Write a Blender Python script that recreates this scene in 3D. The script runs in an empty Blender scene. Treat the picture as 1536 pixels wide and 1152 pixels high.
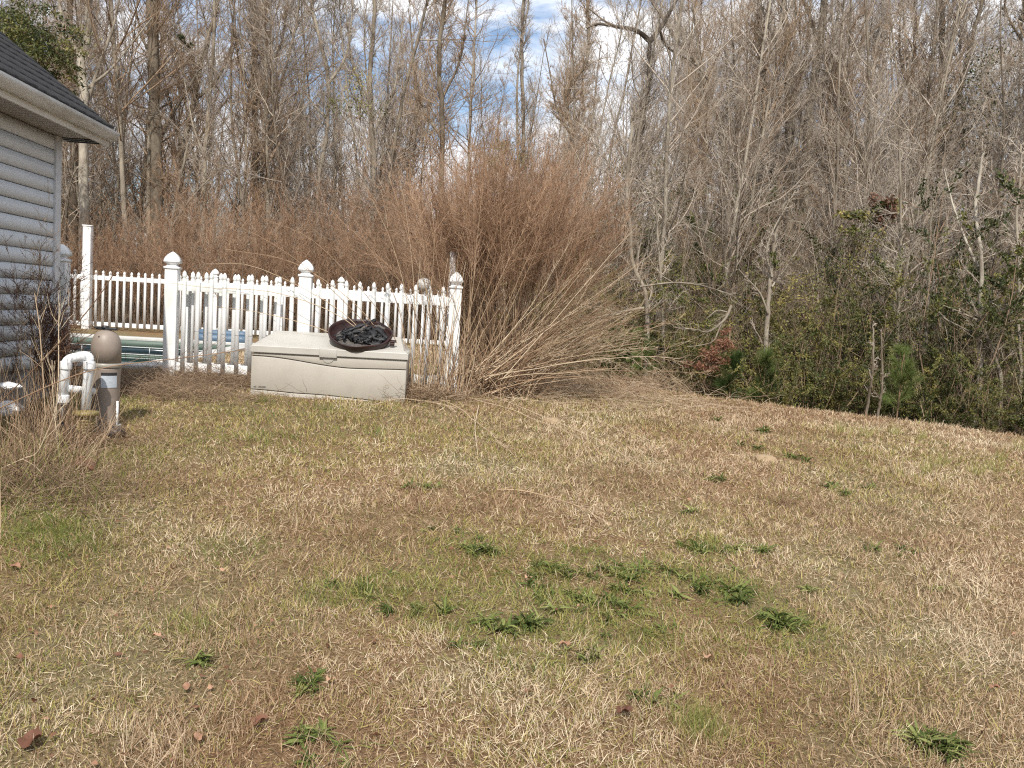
import bpy, math, random
import numpy as np
from mathutils import Matrix, Vector

PI = math.pi
rng = np.random.default_rng(7)
random.seed(7)
scene = bpy.context.scene
COL = scene.collection

# ------------------------------------------------------------------ camera
F_PX = 1330.0
PITCH = math.atan(110.3 / F_PX)
ROLL = math.radians(3.3)
EYE = np.array([0.0, 0.0, 1.6])
Fw = np.array([0, math.cos(PITCH), -math.sin(PITCH)])
R0 = np.array([1.0, 0, 0])
U0 = np.array([0, math.sin(PITCH), math.cos(PITCH)])
Rc = math.cos(ROLL) * R0 + math.sin(ROLL) * U0
Uc = -math.sin(ROLL) * R0 + math.cos(ROLL) * U0
cam_d = bpy.data.cameras.new('camera')
cam_d.sensor_width = 36.0
cam_d.lens = F_PX / 1536 * 36.0
cam_d.clip_end = 3000
cam = bpy.data.objects.new('camera', cam_d)
COL.objects.link(cam)
cam.matrix_world = Matrix(((Rc[0], Uc[0], -Fw[0], EYE[0]), (Rc[1], Uc[1], -Fw[1], EYE[1]),
                           (Rc[2], Uc[2], -Fw[2], EYE[2]), (0, 0, 0, 1)))
scene.camera = cam


def ray(px, py):
    return (px - 768) * Rc - (py - 576) * Uc + F_PX * Fw


def at(px, py, Y):
    "point seen at photo pixel (px,py) at world distance Y in front"
    d = ray(px, py)
    return EYE + d * (Y / d[1])


def path(pts, Y):
    "list of (px,py[,Y]) -> points"
    return np.array([at(p[0], p[1], p[2] if len(p) > 2 else Y) for p in pts])


# yard frame: house wall runs along e2, fences along e1
YA = math.radians(4.4)
E1 = np.array([math.cos(YA), math.sin(YA), 0]); E2 = np.array([-math.sin(YA), math.cos(YA), 0])


def yard(p):
    return float(np.dot(p, E1)), float(np.dot(p, E2)), float(p[2])


def from_yard(s, t, z=0.0):
    return np.asarray(s)[..., None] * E1 + np.asarray(t)[..., None] * E2 + np.asarray(z)[..., None] * np.array([0, 0, 1.0])


def sstep(t):
    t = np.clip(t, 0, 1)
    return t * t * (3 - 2 * t)


_tab = np.random.default_rng(3).random((256, 256))


def vnoise(x, y, s=1.0, o=0.0):
    x = np.asarray(x, float) / s + o + 100; y = np.asarray(y, float) / s + o * 1.7 + 100
    xi = np.floor(x).astype(int); yi = np.floor(y).astype(int)
    fx = x - xi; fy = y - yi
    fx = fx * fx * (3 - 2 * fx); fy = fy * fy * (3 - 2 * fy)
    g = lambda a, b: _tab[a % 256, b % 256]
    return (g(xi, yi) * (1 - fx) + g(xi + 1, yi) * fx) * (1 - fy) + (g(xi, yi + 1) * (1 - fx) + g(xi + 1, yi + 1) * fx) * fy


def edge_y(x):
    x = np.asarray(x, float)
    r = 12.9 - 0.45 * (np.maximum(x, 0.8) - 0.8)
    r = np.maximum(r, 8.6)
    k = sstep((x + 0.9) / 1.4)
    return 22.5 * (1 - k) + r * k + (vnoise(x, x * 0, 0.9, 5) - .5) * .5


def ground(x, y):
    x = np.asarray(x, float); y = np.asarray(y, float)
    t = y / 8.6
    k = 10.0
    s = -np.log(np.exp(-k * np.clip(t, -1, 4)) + math.exp(-k)) / k
    plat = 0.67 - 0.035 * np.clip(x, 0, 14)
    z = plat * s
    z = np.maximum(z, -0.35)
    z = z + (vnoise(x, y, 1.1) - .5) * .045 + (vnoise(x, y, 0.33, 2) - .5) * .028 + (vnoise(x, y, 0.15, 6) - .5) * .010
    z = z - 1.15 * sstep((y - edge_y(x)) / 5.0)
    z = z + np.clip(y - 32, 0, 60) * 0.035
    return z


def G(p):
    "drop a point onto the ground"
    return np.array([p[0], p[1], float(ground(p[0], p[1]))])


def on_ground(px, py):
    "ground point seen at a photo pixel"
    d = ray(px, py)
    lo, hi = 0.5, 60.0
    ys = np.linspace(1.0, 60, 3000)
    P = EYE[None] + d[None] * (ys / d[1])[:, None]
    below = P[:, 2] < ground(P[:, 0], P[:, 1])
    i = int(np.argmax(below)) if below.any() else len(ys) - 1
    return G(P[i])


# ------------------------------------------------------------------ geometry collector
class Geo:
    def __init__(s):
        s.v = []; s.f = []; s.t = []; s.n = 0

    def add(s, verts, faces, tint=0.5):
        verts = np.asarray(verts, float).reshape(-1, 3)
        tt = np.broadcast_to(np.asarray(tint, float), (len(verts),)) if np.ndim(tint) == 0 else np.asarray(tint, float)
        if isinstance(faces, np.ndarray):
            s.f.append(faces + s.n)
        else:
            by = {}
            for f in faces:
                by.setdefault(len(f), []).append(f)
            for k, fs in by.items():
                s.f.append(np.array(fs) + s.n)
        s.v.append(verts); s.t.append(tt); s.n += len(verts)
        return s

    def arrays(s):
        return np.concatenate(s.v), s.f, np.concatenate(s.t)

    def add_geo(s, arrs, M=None, off=None, dt=0.0):
        v, f, t = arrs
        if M is not None: v = v @ M.T
        if off is not None: v = v + off
        for fa in f: s.f.append(fa + s.n)
        s.v.append(v); s.t.append(t + dt); s.n += len(v)

    def mesh(s, name, mats, origin=None, smooth=False):
        v = np.concatenate(s.v) if s.v else np.zeros((0, 3))
        if origin is not None: v = v - np.asarray(origin)
        me = bpy.data.meshes.new(name)
        me.vertices.add(len(v)); me.vertices.foreach_set('co', v.astype(np.float32).ravel())
        sizes = np.concatenate([np.full(len(a), a.shape[1]) for a in s.f])
        loops = np.concatenate([a.ravel() for a in s.f]).astype(np.int32)
        me.loops.add(len(loops)); me.loops.foreach_set('vertex_index', loops)
        st = np.concatenate([[0], np.cumsum(sizes)[:-1]]).astype(np.int32)
        me.polygons.add(len(sizes)); me.polygons.foreach_set('loop_start', st)
        me.polygons.foreach_set('loop_total', sizes.astype(np.int32))
        if smooth: me.polygons.foreach_set('use_smooth', np.ones(len(sizes), bool))
        me.update(calc_edges=True)
        at_ = me.attributes.new('tint', 'FLOAT', 'POINT')
        at_.data.foreach_set('value', np.concatenate(s.t).astype(np.float32))
        for m in (mats if isinstance(mats, (list, tuple)) else [mats]): me.materials.append(m)
        return me


def obj(name, geo, mats, parent=None, origin=None, smooth=False, bevel=0, kind=None, fix=False, loc=None):
    me = geo.mesh(name, mats, origin, smooth)
    if fix:
        import bmesh
        b = bmesh.new(); b.from_mesh(me)
        bmesh.ops.recalc_face_normals(b, faces=b.faces); b.to_mesh(me); b.free()
    o = bpy.data.objects.new(name, me); COL.objects.link(o)
    if parent is not None: o.parent = parent
    if loc is not None: o.location = loc
    if bevel:
        md = o.modifiers.new('bevel', 'BEVEL'); md.width = bevel; md.segments = 2; md.limit_method = 'ANGLE'
        md.angle_limit = math.radians(40)
    if kind: o['kind'] = kind
    return o


def tag(o, label, cat, group=None):
    o['label'] = label; o['category'] = cat
    if group: o['group'] = group
    return o


def thing(name, label, cat, loc=(0, 0, 0), rotz=0.0, group=None):
    o = bpy.data.objects.new(name, None); COL.objects.link(o)
    o.empty_display_size = 0.2
    o.location = tuple(float(a) for a in loc); o.rotation_euler = (0, 0, rotz)
    return tag(o, label, cat, group)


def dup(root, loc, rotz=0.0, scale=1.0, label=None, group=None):
    r = root.copy(); COL.objects.link(r)
    r.location = tuple(float(a) for a in loc); r.rotation_euler = (0, 0, rotz)
    r.scale = (scale, scale, scale) if np.ndim(scale) == 0 else tuple(scale)
    if label: r['label'] = label
    if group: r['group'] = group
    for ch in list(root.children):
        c = ch.copy(); COL.objects.link(c); c.parent = r
        for g in ch.children:
            d = g.copy(); COL.objects.link(d); d.parent = c
    return r


def copy_part(o, loc, parent):
    c = o.copy(); COL.objects.link(c); c.parent = parent; c.location = loc
    return c


BOXF = np.array([[0, 3, 2, 1], [4, 5, 6, 7], [0, 1, 5, 4], [1, 2, 6, 5], [2, 3, 7, 6], [3, 0, 4, 7]])


def box(g, x0, x1, y0, y1, z0, z1, tint=.5):
    g.add([(x0, y0, z0), (x1, y0, z0), (x1, y1, z0), (x0, y1, z0), (x0, y0, z1), (x1, y0, z1), (x1, y1, z1), (x0, y1, z1)], BOXF, tint)
    return g


def lathe(g, prof, n=24, c=(0, 0, 0), tint=.5, square=False, axis='z', rot=0.0):
    m = len(prof)
    if square: n = 4; rot = PI / 4
    an = np.arange(n) / n * 2 * PI + rot
    P = np.zeros((m, n, 3))
    k = math.sqrt(2) if square else 1
    for i, (r, z) in enumerate(prof):
        P[i, :, 0] = np.cos(an) * r * k; P[i, :, 1] = np.sin(an) * r * k; P[i, :, 2] = z
    if axis == 'y': P = P[..., [0, 2, 1]] * np.array([1, 1, -1])
    if axis == 'x': P = P[..., [2, 1, 0]]
    P = P + np.asarray(c)
    f = []
    for i in range(m - 1):
        for j in range(n):
            f.append((i * n + j, i * n + (j + 1) % n, (i + 1) * n + (j + 1) % n, (i + 1) * n + j))
    f2 = [tuple(range(n))[::-1], tuple((m - 1) * n + j for j in range(n))]
    g.add(P.reshape(-1, 3), f + f2, tint)
    return g


def prism(g, poly, lo, hi, axis='y', tint=.5):
    "polygon in the two other axes, extruded along axis"
    n = len(poly); V = []
    for h in (lo, hi):
        for a, b in poly:
            V.append({'y': (a, h, b), 'x': (h, a, b), 'z': (a, b, h)}[axis])
    f = [tuple(range(n)), tuple(range(n, 2 * n))[::-1]] + [(i, (i + 1) % n + 0, n + (i + 1) % n, n + i)[::-1] for i in range(n)]
    g.add(V, f, tint)
    return g


def nrm(a):
    return a / (np.linalg.norm(a, axis=-1, keepdims=True) + 1e-12)


def tubes(g, P, R, sides=3, tint=.5, cap=False):
    "P (n,k,3) polylines, R (n,k) radii"
    P = np.asarray(P, float); R = np.asarray(R, float)
    if P.ndim == 2: P = P[None]; R = R[None]
    n, k, _ = P.shape
    T = np.empty_like(P); T[:, 1:-1] = P[:, 2:] - P[:, :-2]; T[:, 0] = P[:, 1] - P[:, 0]; T[:, -1] = P[:, -1] - P[:, -2]
    T = nrm(T)
    mean = nrm(P[:, -1] - P[:, 0])
    ref = np.where(np.abs(mean[:, 2:3]) > .7, np.array([[1.0, .13, 0]]), np.array([[0.05, 0, 1.0]]))[:, None, :]
    A = nrm(np.cross(T, np.broadcast_to(ref, T.shape))); B = np.cross(T, A)
    an = (np.arange(sides) / sides * 2 * PI)
    V = P[:, :, None, :] + R[:, :, None, None] * (A[:, :, None, :] * np.cos(an)[None, None, :, None] + B[:, :, None, :] * np.sin(an)[None, None, :, None])
    i = np.arange(n)[:, None, None] * (k * sides); j = np.arange(k - 1)[None, :, None] * sides; m = np.arange(sides)[None, None, :]
    m2 = (m + 1) % sides
    f = np.stack(np.broadcast_arrays(i + j + m, i + j + m2, i + j + sides + m2, i + j + sides + m), -1).reshape(-1, 4)
    t = np.broadcast_to(np.asarray(tint, float).reshape(-1, 1), (n, k * sides)).ravel()
    g.add(V.reshape(-1, 3), f, t)
    if cap:
        for q in range(n):
            b = g.n - n * k * sides + q * k * sides
            g.f.append(np.array([[b + (k - 1) * sides + s for s in range(sides)]]))
            g.f.append(np.array([[b + s for s in range(sides)][::-1]]))
    return g


def smooth_path(P, k=24):
    P = np.asarray(P, float)
    if len(P) < 3:
        t = np.linspace(0, 1, k)[:, None]; return P[0] * (1 - t) + P[-1] * t
    Q = np.vstack([2 * P[0] - P[1], P, 2 * P[-1] - P[-2]])
    seg = len(P) - 1; out = []
    for u in np.linspace(0, seg - 1e-6, k):
        i = int(u); t = u - i
        p0, p1, p2, p3 = Q[i:i + 4]
        out.append(.5 * ((2 * p1) + (-p0 + p2) * t + (2 * p0 - 5 * p1 + 4 * p2 - p3) * t * t + (-p0 + 3 * p1 - 3 * p2 + p3) * t ** 3))
    return np.array(out)


def pipe(g, pts, r, sides=14, k=None, tint=.5, corner=0.05):
    "rigid pipe with rounded elbows"
    pts = [np.asarray(p, float) for p in pts]
    out = [pts[0]]
    for a, b, c in zip(pts, pts[1:], pts[2:]):
        d1 = nrm(a - b); d2 = nrm(c - b)
        s, e = b + d1 * corner, b + d2 * corner
        for t in np.linspace(0, 1, 7): out.append((1 - t) ** 2 * s + 2 * t * (1 - t) * b + t * t * e)
    out.append(pts[-1])
    P = np.array(out)
    return tubes(g, P, np.full(len(P), r), sides, tint, cap=True)


def ribbons(g, P, W, side, tint=.5):
    "flat ribbons: P (n,k,3), W (n,k) half widths, side (n,3)"
    n, k, _ = P.shape
    V = np.stack([P - side[:, None] * W[..., None], P + side[:, None] * W[..., None]], 2)
    i = np.arange(n)[:, None] * (k * 2); j = np.arange(k - 1)[None] * 2
    f = np.stack([i + j, i + j + 1, i + j + 3, i + j + 2], -1).reshape(-1, 4)
    t = np.broadcast_to(np.asarray(tint, float).reshape(-1, 1), (n, k * 2)).ravel()
    g.add(V.reshape(-1, 3), f, t)


def leaves(g, C, D, L, W, tint=.5, r=None, fold=.25):
    "diamond leaves folded along the midrib"
    r = r or rng
    n = len(C); D = nrm(D)
    N = nrm(np.cross(D, r.normal(size=(n, 3)))); S = np.cross(D, N)
    L = np.broadcast_to(L, (n,))[:, None]; W = np.broadcast_to(W, (n,))[:, None]
    a = C; b = C + D * L * .45 + S * W * .5 + N * W * fold; c = C + D * L; d = C + D * L * .45 - S * W * .5 + N * W * fold
    V = np.stack([a, b, c, d], 1).reshape(-1, 3)
    f = np.arange(n)[:, None] * 4
    F = np.concatenate([f + np.array([[0, 1, 2]]), f + np.array([[0, 2, 3]])])
    g.add(V, F, np.broadcast_to(np.asarray(tint, float).reshape(-1, 1), (n, 4)).ravel())


def grow(r, start, d, length, k, wob=.15, up=0.0, sag=0.0):
    n = len(start); P = np.empty((n, k, 3)); P[:, 0] = start; d = nrm(d)
    step = (np.broadcast_to(length, (n,)) / (k - 1))[:, None]
    for i in range(1, k):
        P[:, i] = P[:, i - 1] + d * step
        d = d + r.normal(size=(n, 3)) * wob
        d[:, 2] += up - sag
        d = nrm(d)
    return P


def sprout(r, P, R, n, t0, t1, ang, spread=.2, power=1.0):
    "n children start points/directions/radii along parent polylines"
    m, k, _ = P.shape
    idx = r.integers(0, m, n) if m > 1 else np.zeros(n, int)
    t = t0 + (t1 - t0) * r.random(n) ** power
    u = t * (k - 1); i = np.minimum(u.astype(int), k - 2); fr = (u - i)[:, None]
    s = P[idx, i] * (1 - fr) + P[idx, i + 1] * fr
    pd = nrm(P[idx, i + 1] - P[idx, i])
    rad = R[idx, i] * (1 - fr[:, 0]) + R[idx, i + 1] * fr[:, 0]
    perp = nrm(np.cross(pd, r.normal(size=(n, 3))))
    a = ang + r.normal(size=n) * spread
    d = pd * np.cos(a)[:, None] + perp * np.sin(a)[:, None]
    return s, d, rad, t, idx
# ------------------------------------------------------------------ materials
def new_mat(name):
    m = bpy.data.materials.new(name); m.use_nodes = True
    nt = m.node_tree; nt.nodes.clear()
    out = nt.nodes.new('ShaderNodeOutputMaterial'); b = nt.nodes.new('ShaderNodeBsdfPrincipled')
    nt.links.new(b.outputs[0], out.inputs[0])
    return m, nt, b, out


def ramp(nt, fac, stops):
    r = nt.nodes.new('ShaderNodeValToRGB')
    while len(r.color_ramp.elements) < len(stops): r.color_ramp.elements.new(.5)
    for e, (p, c) in zip(r.color_ramp.elements, stops):
        e.position = p; e.color = (*c, 1)
    nt.links.new(fac, r.inputs[0])
    return r.outputs[0]


def noise(nt, scale, detail=4, rough=.55, coord='Object', stretch=None, dist=0):
    tc = nt.nodes.new('ShaderNodeTexCoord'); n = nt.nodes.new('ShaderNodeTexNoise')
    n.inputs['Scale'].default_value = scale; n.inputs['Detail'].default_value = detail
    n.inputs['Roughness'].default_value = rough; n.inputs['Distortion'].default_value = dist
    if stretch:
        mp = nt.nodes.new('ShaderNodeMapping'); mp.inputs['Scale'].default_value = stretch
        nt.links.new(tc.outputs[coord], mp.inputs[0]); nt.links.new(mp.outputs[0], n.inputs['Vector'])
    else:
        nt.links.new(tc.outputs[coord], n.inputs['Vector'])
    return n.outputs['Fac']


def mix(nt, fac, a, b, mode='MIX'):
    m = nt.nodes.new('ShaderNodeMix'); m.data_type = 'RGBA'; m.blend_type = mode
    if isinstance(fac, (int, float)): m.inputs[0].default_value = fac
    else: nt.links.new(fac, m.inputs[0])
    for s, i in ((a, 6), (b, 7)):
        if isinstance(s, tuple): m.inputs[i].default_value = (*s, 1)
        else: nt.links.new(s, m.inputs[i])
    return m.outputs[2]


def bump(nt, b, h, strength=.3, dist=.01):
    n = nt.nodes.new('ShaderNodeBump'); n.inputs['Strength'].default_value = strength; n.inputs['Distance'].default_value = dist
    nt.links.new(h, n.inputs['Height']); nt.links.new(n.outputs[0], b.inputs['Normal'])


def plain(name, stops, scale=6, rough=.6, detail=5, stretch=None, bmp=0, bscale=None, spec=.5, metal=0, dist=.01):
    m, nt, b, _ = new_mat(name)
    nz = noise(nt, scale, detail, stretch=stretch)
    nt.links.new(ramp(nt, nz, stops), b.inputs['Base Color'])
    b.inputs['Roughness'].default_value = rough; b.inputs['Metallic'].default_value = metal
    b.inputs['Specular IOR Level'].default_value = spec
    if bmp: bump(nt, b, noise(nt, bscale or scale * 3, 6, stretch=stretch), bmp, dist)
    return m


def tinted(name, stops, rough=.7, jitter=.12, trans=0.0, spec=.25):
    "colour from the per-strand tint, shifted a little per object"
    m, nt, b, out = new_mat(name)
    a = nt.nodes.new('ShaderNodeAttribute'); a.attribute_name = 'tint'
    oi = nt.nodes.new('ShaderNodeObjectInfo')
    mr = nt.nodes.new('ShaderNodeMapRange'); mr.inputs['To Min'].default_value = -jitter; mr.inputs['To Max'].default_value = jitter
    nt.links.new(oi.outputs['Random'], mr.inputs['Value'])
    ad = nt.nodes.new('ShaderNodeMath'); ad.operation = 'ADD'
    nt.links.new(a.outputs['Fac'], ad.inputs[0]); nt.links.new(mr.outputs[0], ad.inputs[1])
    c = ramp(nt, ad.outputs[0], stops)
    nt.links.new(c, b.inputs['Base Color']); b.inputs['Roughness'].default_value = rough
    b.inputs['Specular IOR Level'].default_value = spec
    if trans:
        tr = nt.nodes.new('ShaderNodeBsdfTranslucent'); nt.links.new(c, tr.inputs[0])
        mx = nt.nodes.new('ShaderNodeMixShader'); mx.inputs[0].default_value = trans
        nt.links.new(b.outputs[0], mx.inputs[1]); nt.links.new(tr.outputs[0], mx.inputs[2]); nt.links.new(mx.outputs[0], out.inputs[0])
    return m


M = {}
M['vinyl'] = plain('white_vinyl', [(0, (.42, .44, .38)), (.34, (.62, .63, .59)), (.5, (.78, .78, .77)), (1, (.83, .83, .83))], 4, .35, stretch=(1, 1, .4))
M['vinyl_old'] = plain('weathered_vinyl', [(0, (.55, .56, .54)), (.4, (.74, .74, .73)), (1, (.80, .80, .80))], 5, .4, stretch=(1, 1, .3))
M['pvc'] = plain('pvc_pipe', [(0, (.52, .52, .49)), (.45, (.72, .73, .73)), (1, (.78, .79, .80))], 9, .35, bmp=.05)
M['beige'] = plain('beige_resin', [(0, (.30, .275, .235)), (.5, (.375, .345, .295)), (1, (.41, .38, .33))], 4, .5, bmp=.12, bscale=160, dist=.001)
M['beige_lid'] = plain('pale_resin', [(0, (.31, .29, .25)), (.5, (.42, .40, .36)), (1, (.47, .45, .41))], 3, .45, bmp=.12, bscale=160, dist=.001)
M['groove'] = plain('groove_grey', [(0, (.10, .09, .08)), (1, (.16, .15, .13))], 12, .8)
M['tan'] = plain('tank_plastic', [(0, (.17, .135, .105)), (.5, (.245, .20, .165)), (1, (.30, .255, .215))], 5, .5, stretch=(1, 1, .5), bmp=.06, bscale=40)
M['tan_ring'] = plain('clamp_band', [(0, (.22, .20, .16)), (1, (.34, .32, .28))], 20, .4)
M['black'] = plain('black_plastic', [(0, (.008, .008, .009)), (1, (.03, .03, .032))], 8, .45)
M['label'] = plain('paper_label', [(0, (.28, .31, .34)), (.6, (.42, .46, .50)), (1, (.5, .52, .54))], 22, .5)
M['olive'] = plain('aged_yellow_plastic', [(0, (.10, .075, .02)), (.5, (.26, .20, .07)), (1, (.38, .31, .13))], 18, .5, bmp=.2)
M['rust'] = plain('rusty_bowl', [(0, (.008, .004, .004)), (.45, (.022, .009, .008)), (.75, (.045, .016, .012)), (1, (.075, .03, .02))], 9, .5, bmp=.25, bscale=30)
M['char'] = plain('charred_sheet', [(0, (.004, .004, .005)), (.6, (.014, .014, .016)), (1, (.06, .055, .055))], 12, .6, bmp=.4, bscale=25)
M['ash'] = plain('grey_ash', [(0, (.02, .016, .014)), (.6, (.10, .09, .08)), (1, (.35, .33, .3))], 40, .8, bmp=.5)
M['shingle'] = plain('asphalt_shingle', [(0, (.008, .008, .009)), (.45, (.018, .018, .02)), (.75, (.035, .035, .036)), (1, (.06, .06, .06))], 26, .95, stretch=(1, 1, 1), bmp=.4, bscale=140)
M['gutter'] = plain('gutter_white', [(0, (.14, .13, .11)), (.36, (.46, .44, .39)), (.5, (.60, .59, .55)), (1, (.70, .70, .68))], 3.2, .45, stretch=(6, .7, 3))
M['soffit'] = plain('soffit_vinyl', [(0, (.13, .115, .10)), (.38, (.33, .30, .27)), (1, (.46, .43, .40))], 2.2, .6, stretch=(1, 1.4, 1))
M['sidewall'] = plain('house_siding', [(0, (.38, .40, .415)), (.4, (.54, .565, .59)), (1, (.60, .625, .65))], 1.6, .55, stretch=(1, .5, 1.6))
M['trim'] = plain('corner_trim', [(0, (.42, .43, .44)), (1, (.60, .61, .63))], 2.5, .5)
M['block'] = plain('foundation_block', [(0, (.12, .11, .10)), (1, (.26, .25, .23))], 9, .9, bmp=.4)
M['conc'] = plain('pool_concrete', [(0, (.33, .32, .29)), (.5, (.50, .49, .46)), (1, (.62, .61, .58))], 5, .85, bmp=.2)
M['tile'] = plain('dark_tile', [(0, (.012, .025, .035)), (1, (.03, .05, .06))], 20, .2)
M['bluefab'] = plain('blue_cover', [(0, (.04, .08, .13)), (.5, (.08, .13, .19)), (1, (.20, .25, .30))], 4, .5, stretch=(1, 1, 8))
M['grout'] = plain('pale_grout', [(0, (.45, .47, .46)), (1, (.6, .62, .6))], 20, .6)
M['basin'] = plain('green_basin', [(0, (.075, .11, .09)), (1, (.13, .17, .135))], 4, .6)
m, nt, b, _ = new_mat('pool_water')
b.inputs['Base Color'].default_value = (.018, .05, .035, 1); b.inputs['Roughness'].default_value = .02; b.inputs['IOR'].default_value = 1.5
bump(nt, b, noise(nt, 2.5, 3), .02, .02)
M['water'] = m
m, nt, b, _ = new_mat('lawn_soil')
n1 = noise(nt, 70, 8, .75); n2 = noise(nt, .8, 5)
c1 = ramp(nt, n1, [(.25, (.05, .030, .016)), (.45, (.17, .105, .056)), (.6, (.33, .215, .12)), (.8, (.48, .35, .205))])
c2 = ramp(nt, n1, [(.25, (.05, .042, .022)), (.5, (.20, .16, .085)), (.8, (.42, .34, .20))])
nt.links.new(mix(nt, ramp(nt, n2, [(.42, (0, 0, 0)), (.62, (1, 1, 1))]), c1, c2), b.inputs['Base Color'])
b.inputs['Roughness'].default_value = 1; b.inputs['Specular IOR Level'].default_value = .1
bump(nt, b, noise(nt, 60, 6, .7), .8, .03)
M['soil'] = m
m, nt, b, _ = new_mat('leaf_litter')
n1 = noise(nt, 9, 9, .72)
nt.links.new(ramp(nt, n1, [(.25, (.025, .016, .010)), (.45, (.085, .055, .034)), (.6, (.16, .105, .06)), (.8, (.25, .18, .11))]), b.inputs['Base Color'])
b.inputs['Roughness'].default_value = 1; bump(nt, b, noise(nt, 25, 6, .7), .9, .06)
M['litter'] = m
GR = [(0, (.06, .034, .018)), (.14, (.24, .135, .07)), (.32, (.43, .295, .18)), (.5, (.57, .43, .28)), (.64, (.77, .66, .48)),
      (.72, (.47, .37, .14)), (.84, (.26, .25, .065)), (1, (.08, .14, .035))]
M['grass'] = tinted('lawn_blades', GR, .65, 0, .25, .3)
M['weed'] = tinted('weed_leaf', [(0, (.055, .075, .02)), (.5, (.12, .155, .04)), (1, (.27, .28, .10))], .7, .10, .25, .12)
M['tuft'] = tinted('tuft_blade', [(0, (.10, .13, .03)), (.5, (.24, .27, .07)), (1, (.48, .42, .17))], .6, .05, .3)
M['stalk'] = tinted('dry_stalk', [(0, (.07, .042, .026)), (.3, (.21, .13, .08)), (.6, (.40, .28, .175)), (1, (.60, .49, .35))], .7, .06)
M['plume'] = tinted('feathery_plume', [(0, (.19, .11, .065)), (.4, (.44, .28, .178)), (.75, (.59, .40, .265)), (1, (.73, .54, .38))], .85, .05, .4, .1)
M['darkplume'] = tinted('dark_seedhead', [(0, (.05, .025, .018)), (.5, (.14, .07, .045)), (1, (.27, .16, .11))], .85, .05, .2, .1)
M['bark'] = tinted('grey_bark', [(0, (.075, .057, .042)), (.4, (.20, .165, .125)), (.8, (.34, .295, .235)), (1, (.48, .44, .37))], .9, .14, 0, .15)
M['twig'] = tinted('bare_twig', [(0, (.11, .084, .066)), (.4, (.285, .232, .182)), (.8, (.45, .385, .315)), (1, (.57, .51, .43))], .9, .14, 0, .15)
M['red_twig'] = tinted('reddish_twig', [(0, (.10, .065, .042)), (.5, (.27, .185, .12)), (1, (.44, .335, .235))], .9, .12, 0, .15)
M['brush_twig'] = tinted('thicket_twig', [(0, (.05, .034, .022)), (.5, (.15, .11, .072)), (1, (.32, .255, .185))], .9, .12, 0, .15)
M['leaf'] = tinted('evergreen_leaf', [(0, (.03, .042, .014)), (.35, (.075, .09, .027)), (.7, (.17, .165, .05)), (1, (.33, .27, .09))], .5, .10, .2)
M['pine'] = tinted('pine_needle', [(0, (.03, .06, .018)), (.5, (.08, .13, .035)), (1, (.17, .21, .06))], .6, .08, .2)
M['rustleaf'] = tinted('rust_leaf', [(0, (.08, .03, .018)), (.5, (.19, .085, .052)), (1, (.31, .16, .10))], .7, .05, .2)
M['deadleaf'] = tinted('fallen_leaf', [(0, (.07, .026, .016)), (.5, (.18, .085, .05)), (1, (.42, .25, .16))], .6, .1)
M['sand'] = plain('pale_sand', [(0, (.22, .155, .09)), (1, (.38, .28, .175))], 40, 1, bmp=.6)
M['bag'] = plain('white_plastic_bag', [(0, (.5, .5, .5)), (.5, (.8, .8, .8)), (1, (.85, .85, .85))], 8, .35, bmp=.8, bscale=14, dist=.03)
for k in ('bark',):
    nt = M[k].node_tree; b = [n for n in nt.nodes if n.type == 'BSDF_PRINCIPLED'][0]
    bump(nt, b, noise(nt, 14, 6, .6, stretch=(1, 1, .25)), .8, .03)
    rp = [n for n in nt.nodes if n.type == 'VALTORGB'][0].outputs[0]
    bl = ramp(nt, noise(nt, 5, 7, .7, stretch=(1, 1, .35)), [(.36, (.5, .46, .42)), (.5, (.9, .9, .9)), (.66, (1.25, 1.28, 1.25))])
    nt.links.new(mix(nt, 1.0, rp, bl, 'MULTIPLY'), b.inputs['Base Color'])
# ------------------------------------------------------------------ key places (yard frame: s along the fence, t away from the camera)
def plane_t(px, py, t):
    d = ray(px, py); k = (t - np.dot(EYE, E2)) / np.dot(d, E2)
    return EYE + d * k


def plane_s(px, py, s):
    d = ray(px, py); k = (s - np.dot(EYE, E1)) / np.dot(d, E1)
    return EYE + d * k


P258 = at(257, 568, 9.4)
FT = yard(P258)[1]                       # near fence line
ZF = P258[2]
corner = at(94, 205, 8.0); WS, WT, ZS = yard(corner); WS -= .045      # wall plane s, corner t, soffit z
gut = at(181, 212, 8.33); GS, GT, _ = yard(gut)
PT0 = yard(at(215, 551, 10.7))[1]; PT1 = yard(at(215, 513, 16.2))[1]
PS0 = -7.2; PS1 = yard(at(292, 530, 13.0))[0]
BT = yard(at(200, 497, 19.3))[1]         # far fence line

# ------------------------------------------------------------------ ground
def lines(parts):
    out = []
    for a, b, st in parts: out += list(np.arange(a, b - 1e-6, st))
    out.append(parts[-1][1]); return np.array(out)


sl = lines([(-260, -40, 20), (-40, -9, 1.6), (-9, PS0, .12), (PS0, PS1, (PS1 - PS0) / 50), (PS1, 9, .12), (9, 30, .8), (30, 260, 18)])
tl = lines([(-60, -2, 4), (-2, PT0, .13), (PT0, PT1, (PT1 - PT0) / 40), (PT1, 26, .13), (26, 60, 1), (60, 420, 30)])
S_, T_ = np.meshgrid(sl, tl, indexing='ij')
XY = from_yard(S_, T_)
Z_ = ground(XY[..., 0], XY[..., 1])
V = np.stack([XY[..., 0], XY[..., 1], Z_], -1).reshape(-1, 3)
ni, nj = S_.shape
ii, jj = np.meshgrid(np.arange(ni - 1), np.arange(nj - 1), indexing='ij')
cs = (sl[:-1] + sl[1:])[ii] / 2; ct = (tl[:-1] + tl[1:])[jj] / 2
hole = (cs > PS0) & (cs < PS1) & (ct > PT0) & (ct < PT1)
wx = from_yard(cs, ct)
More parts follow.
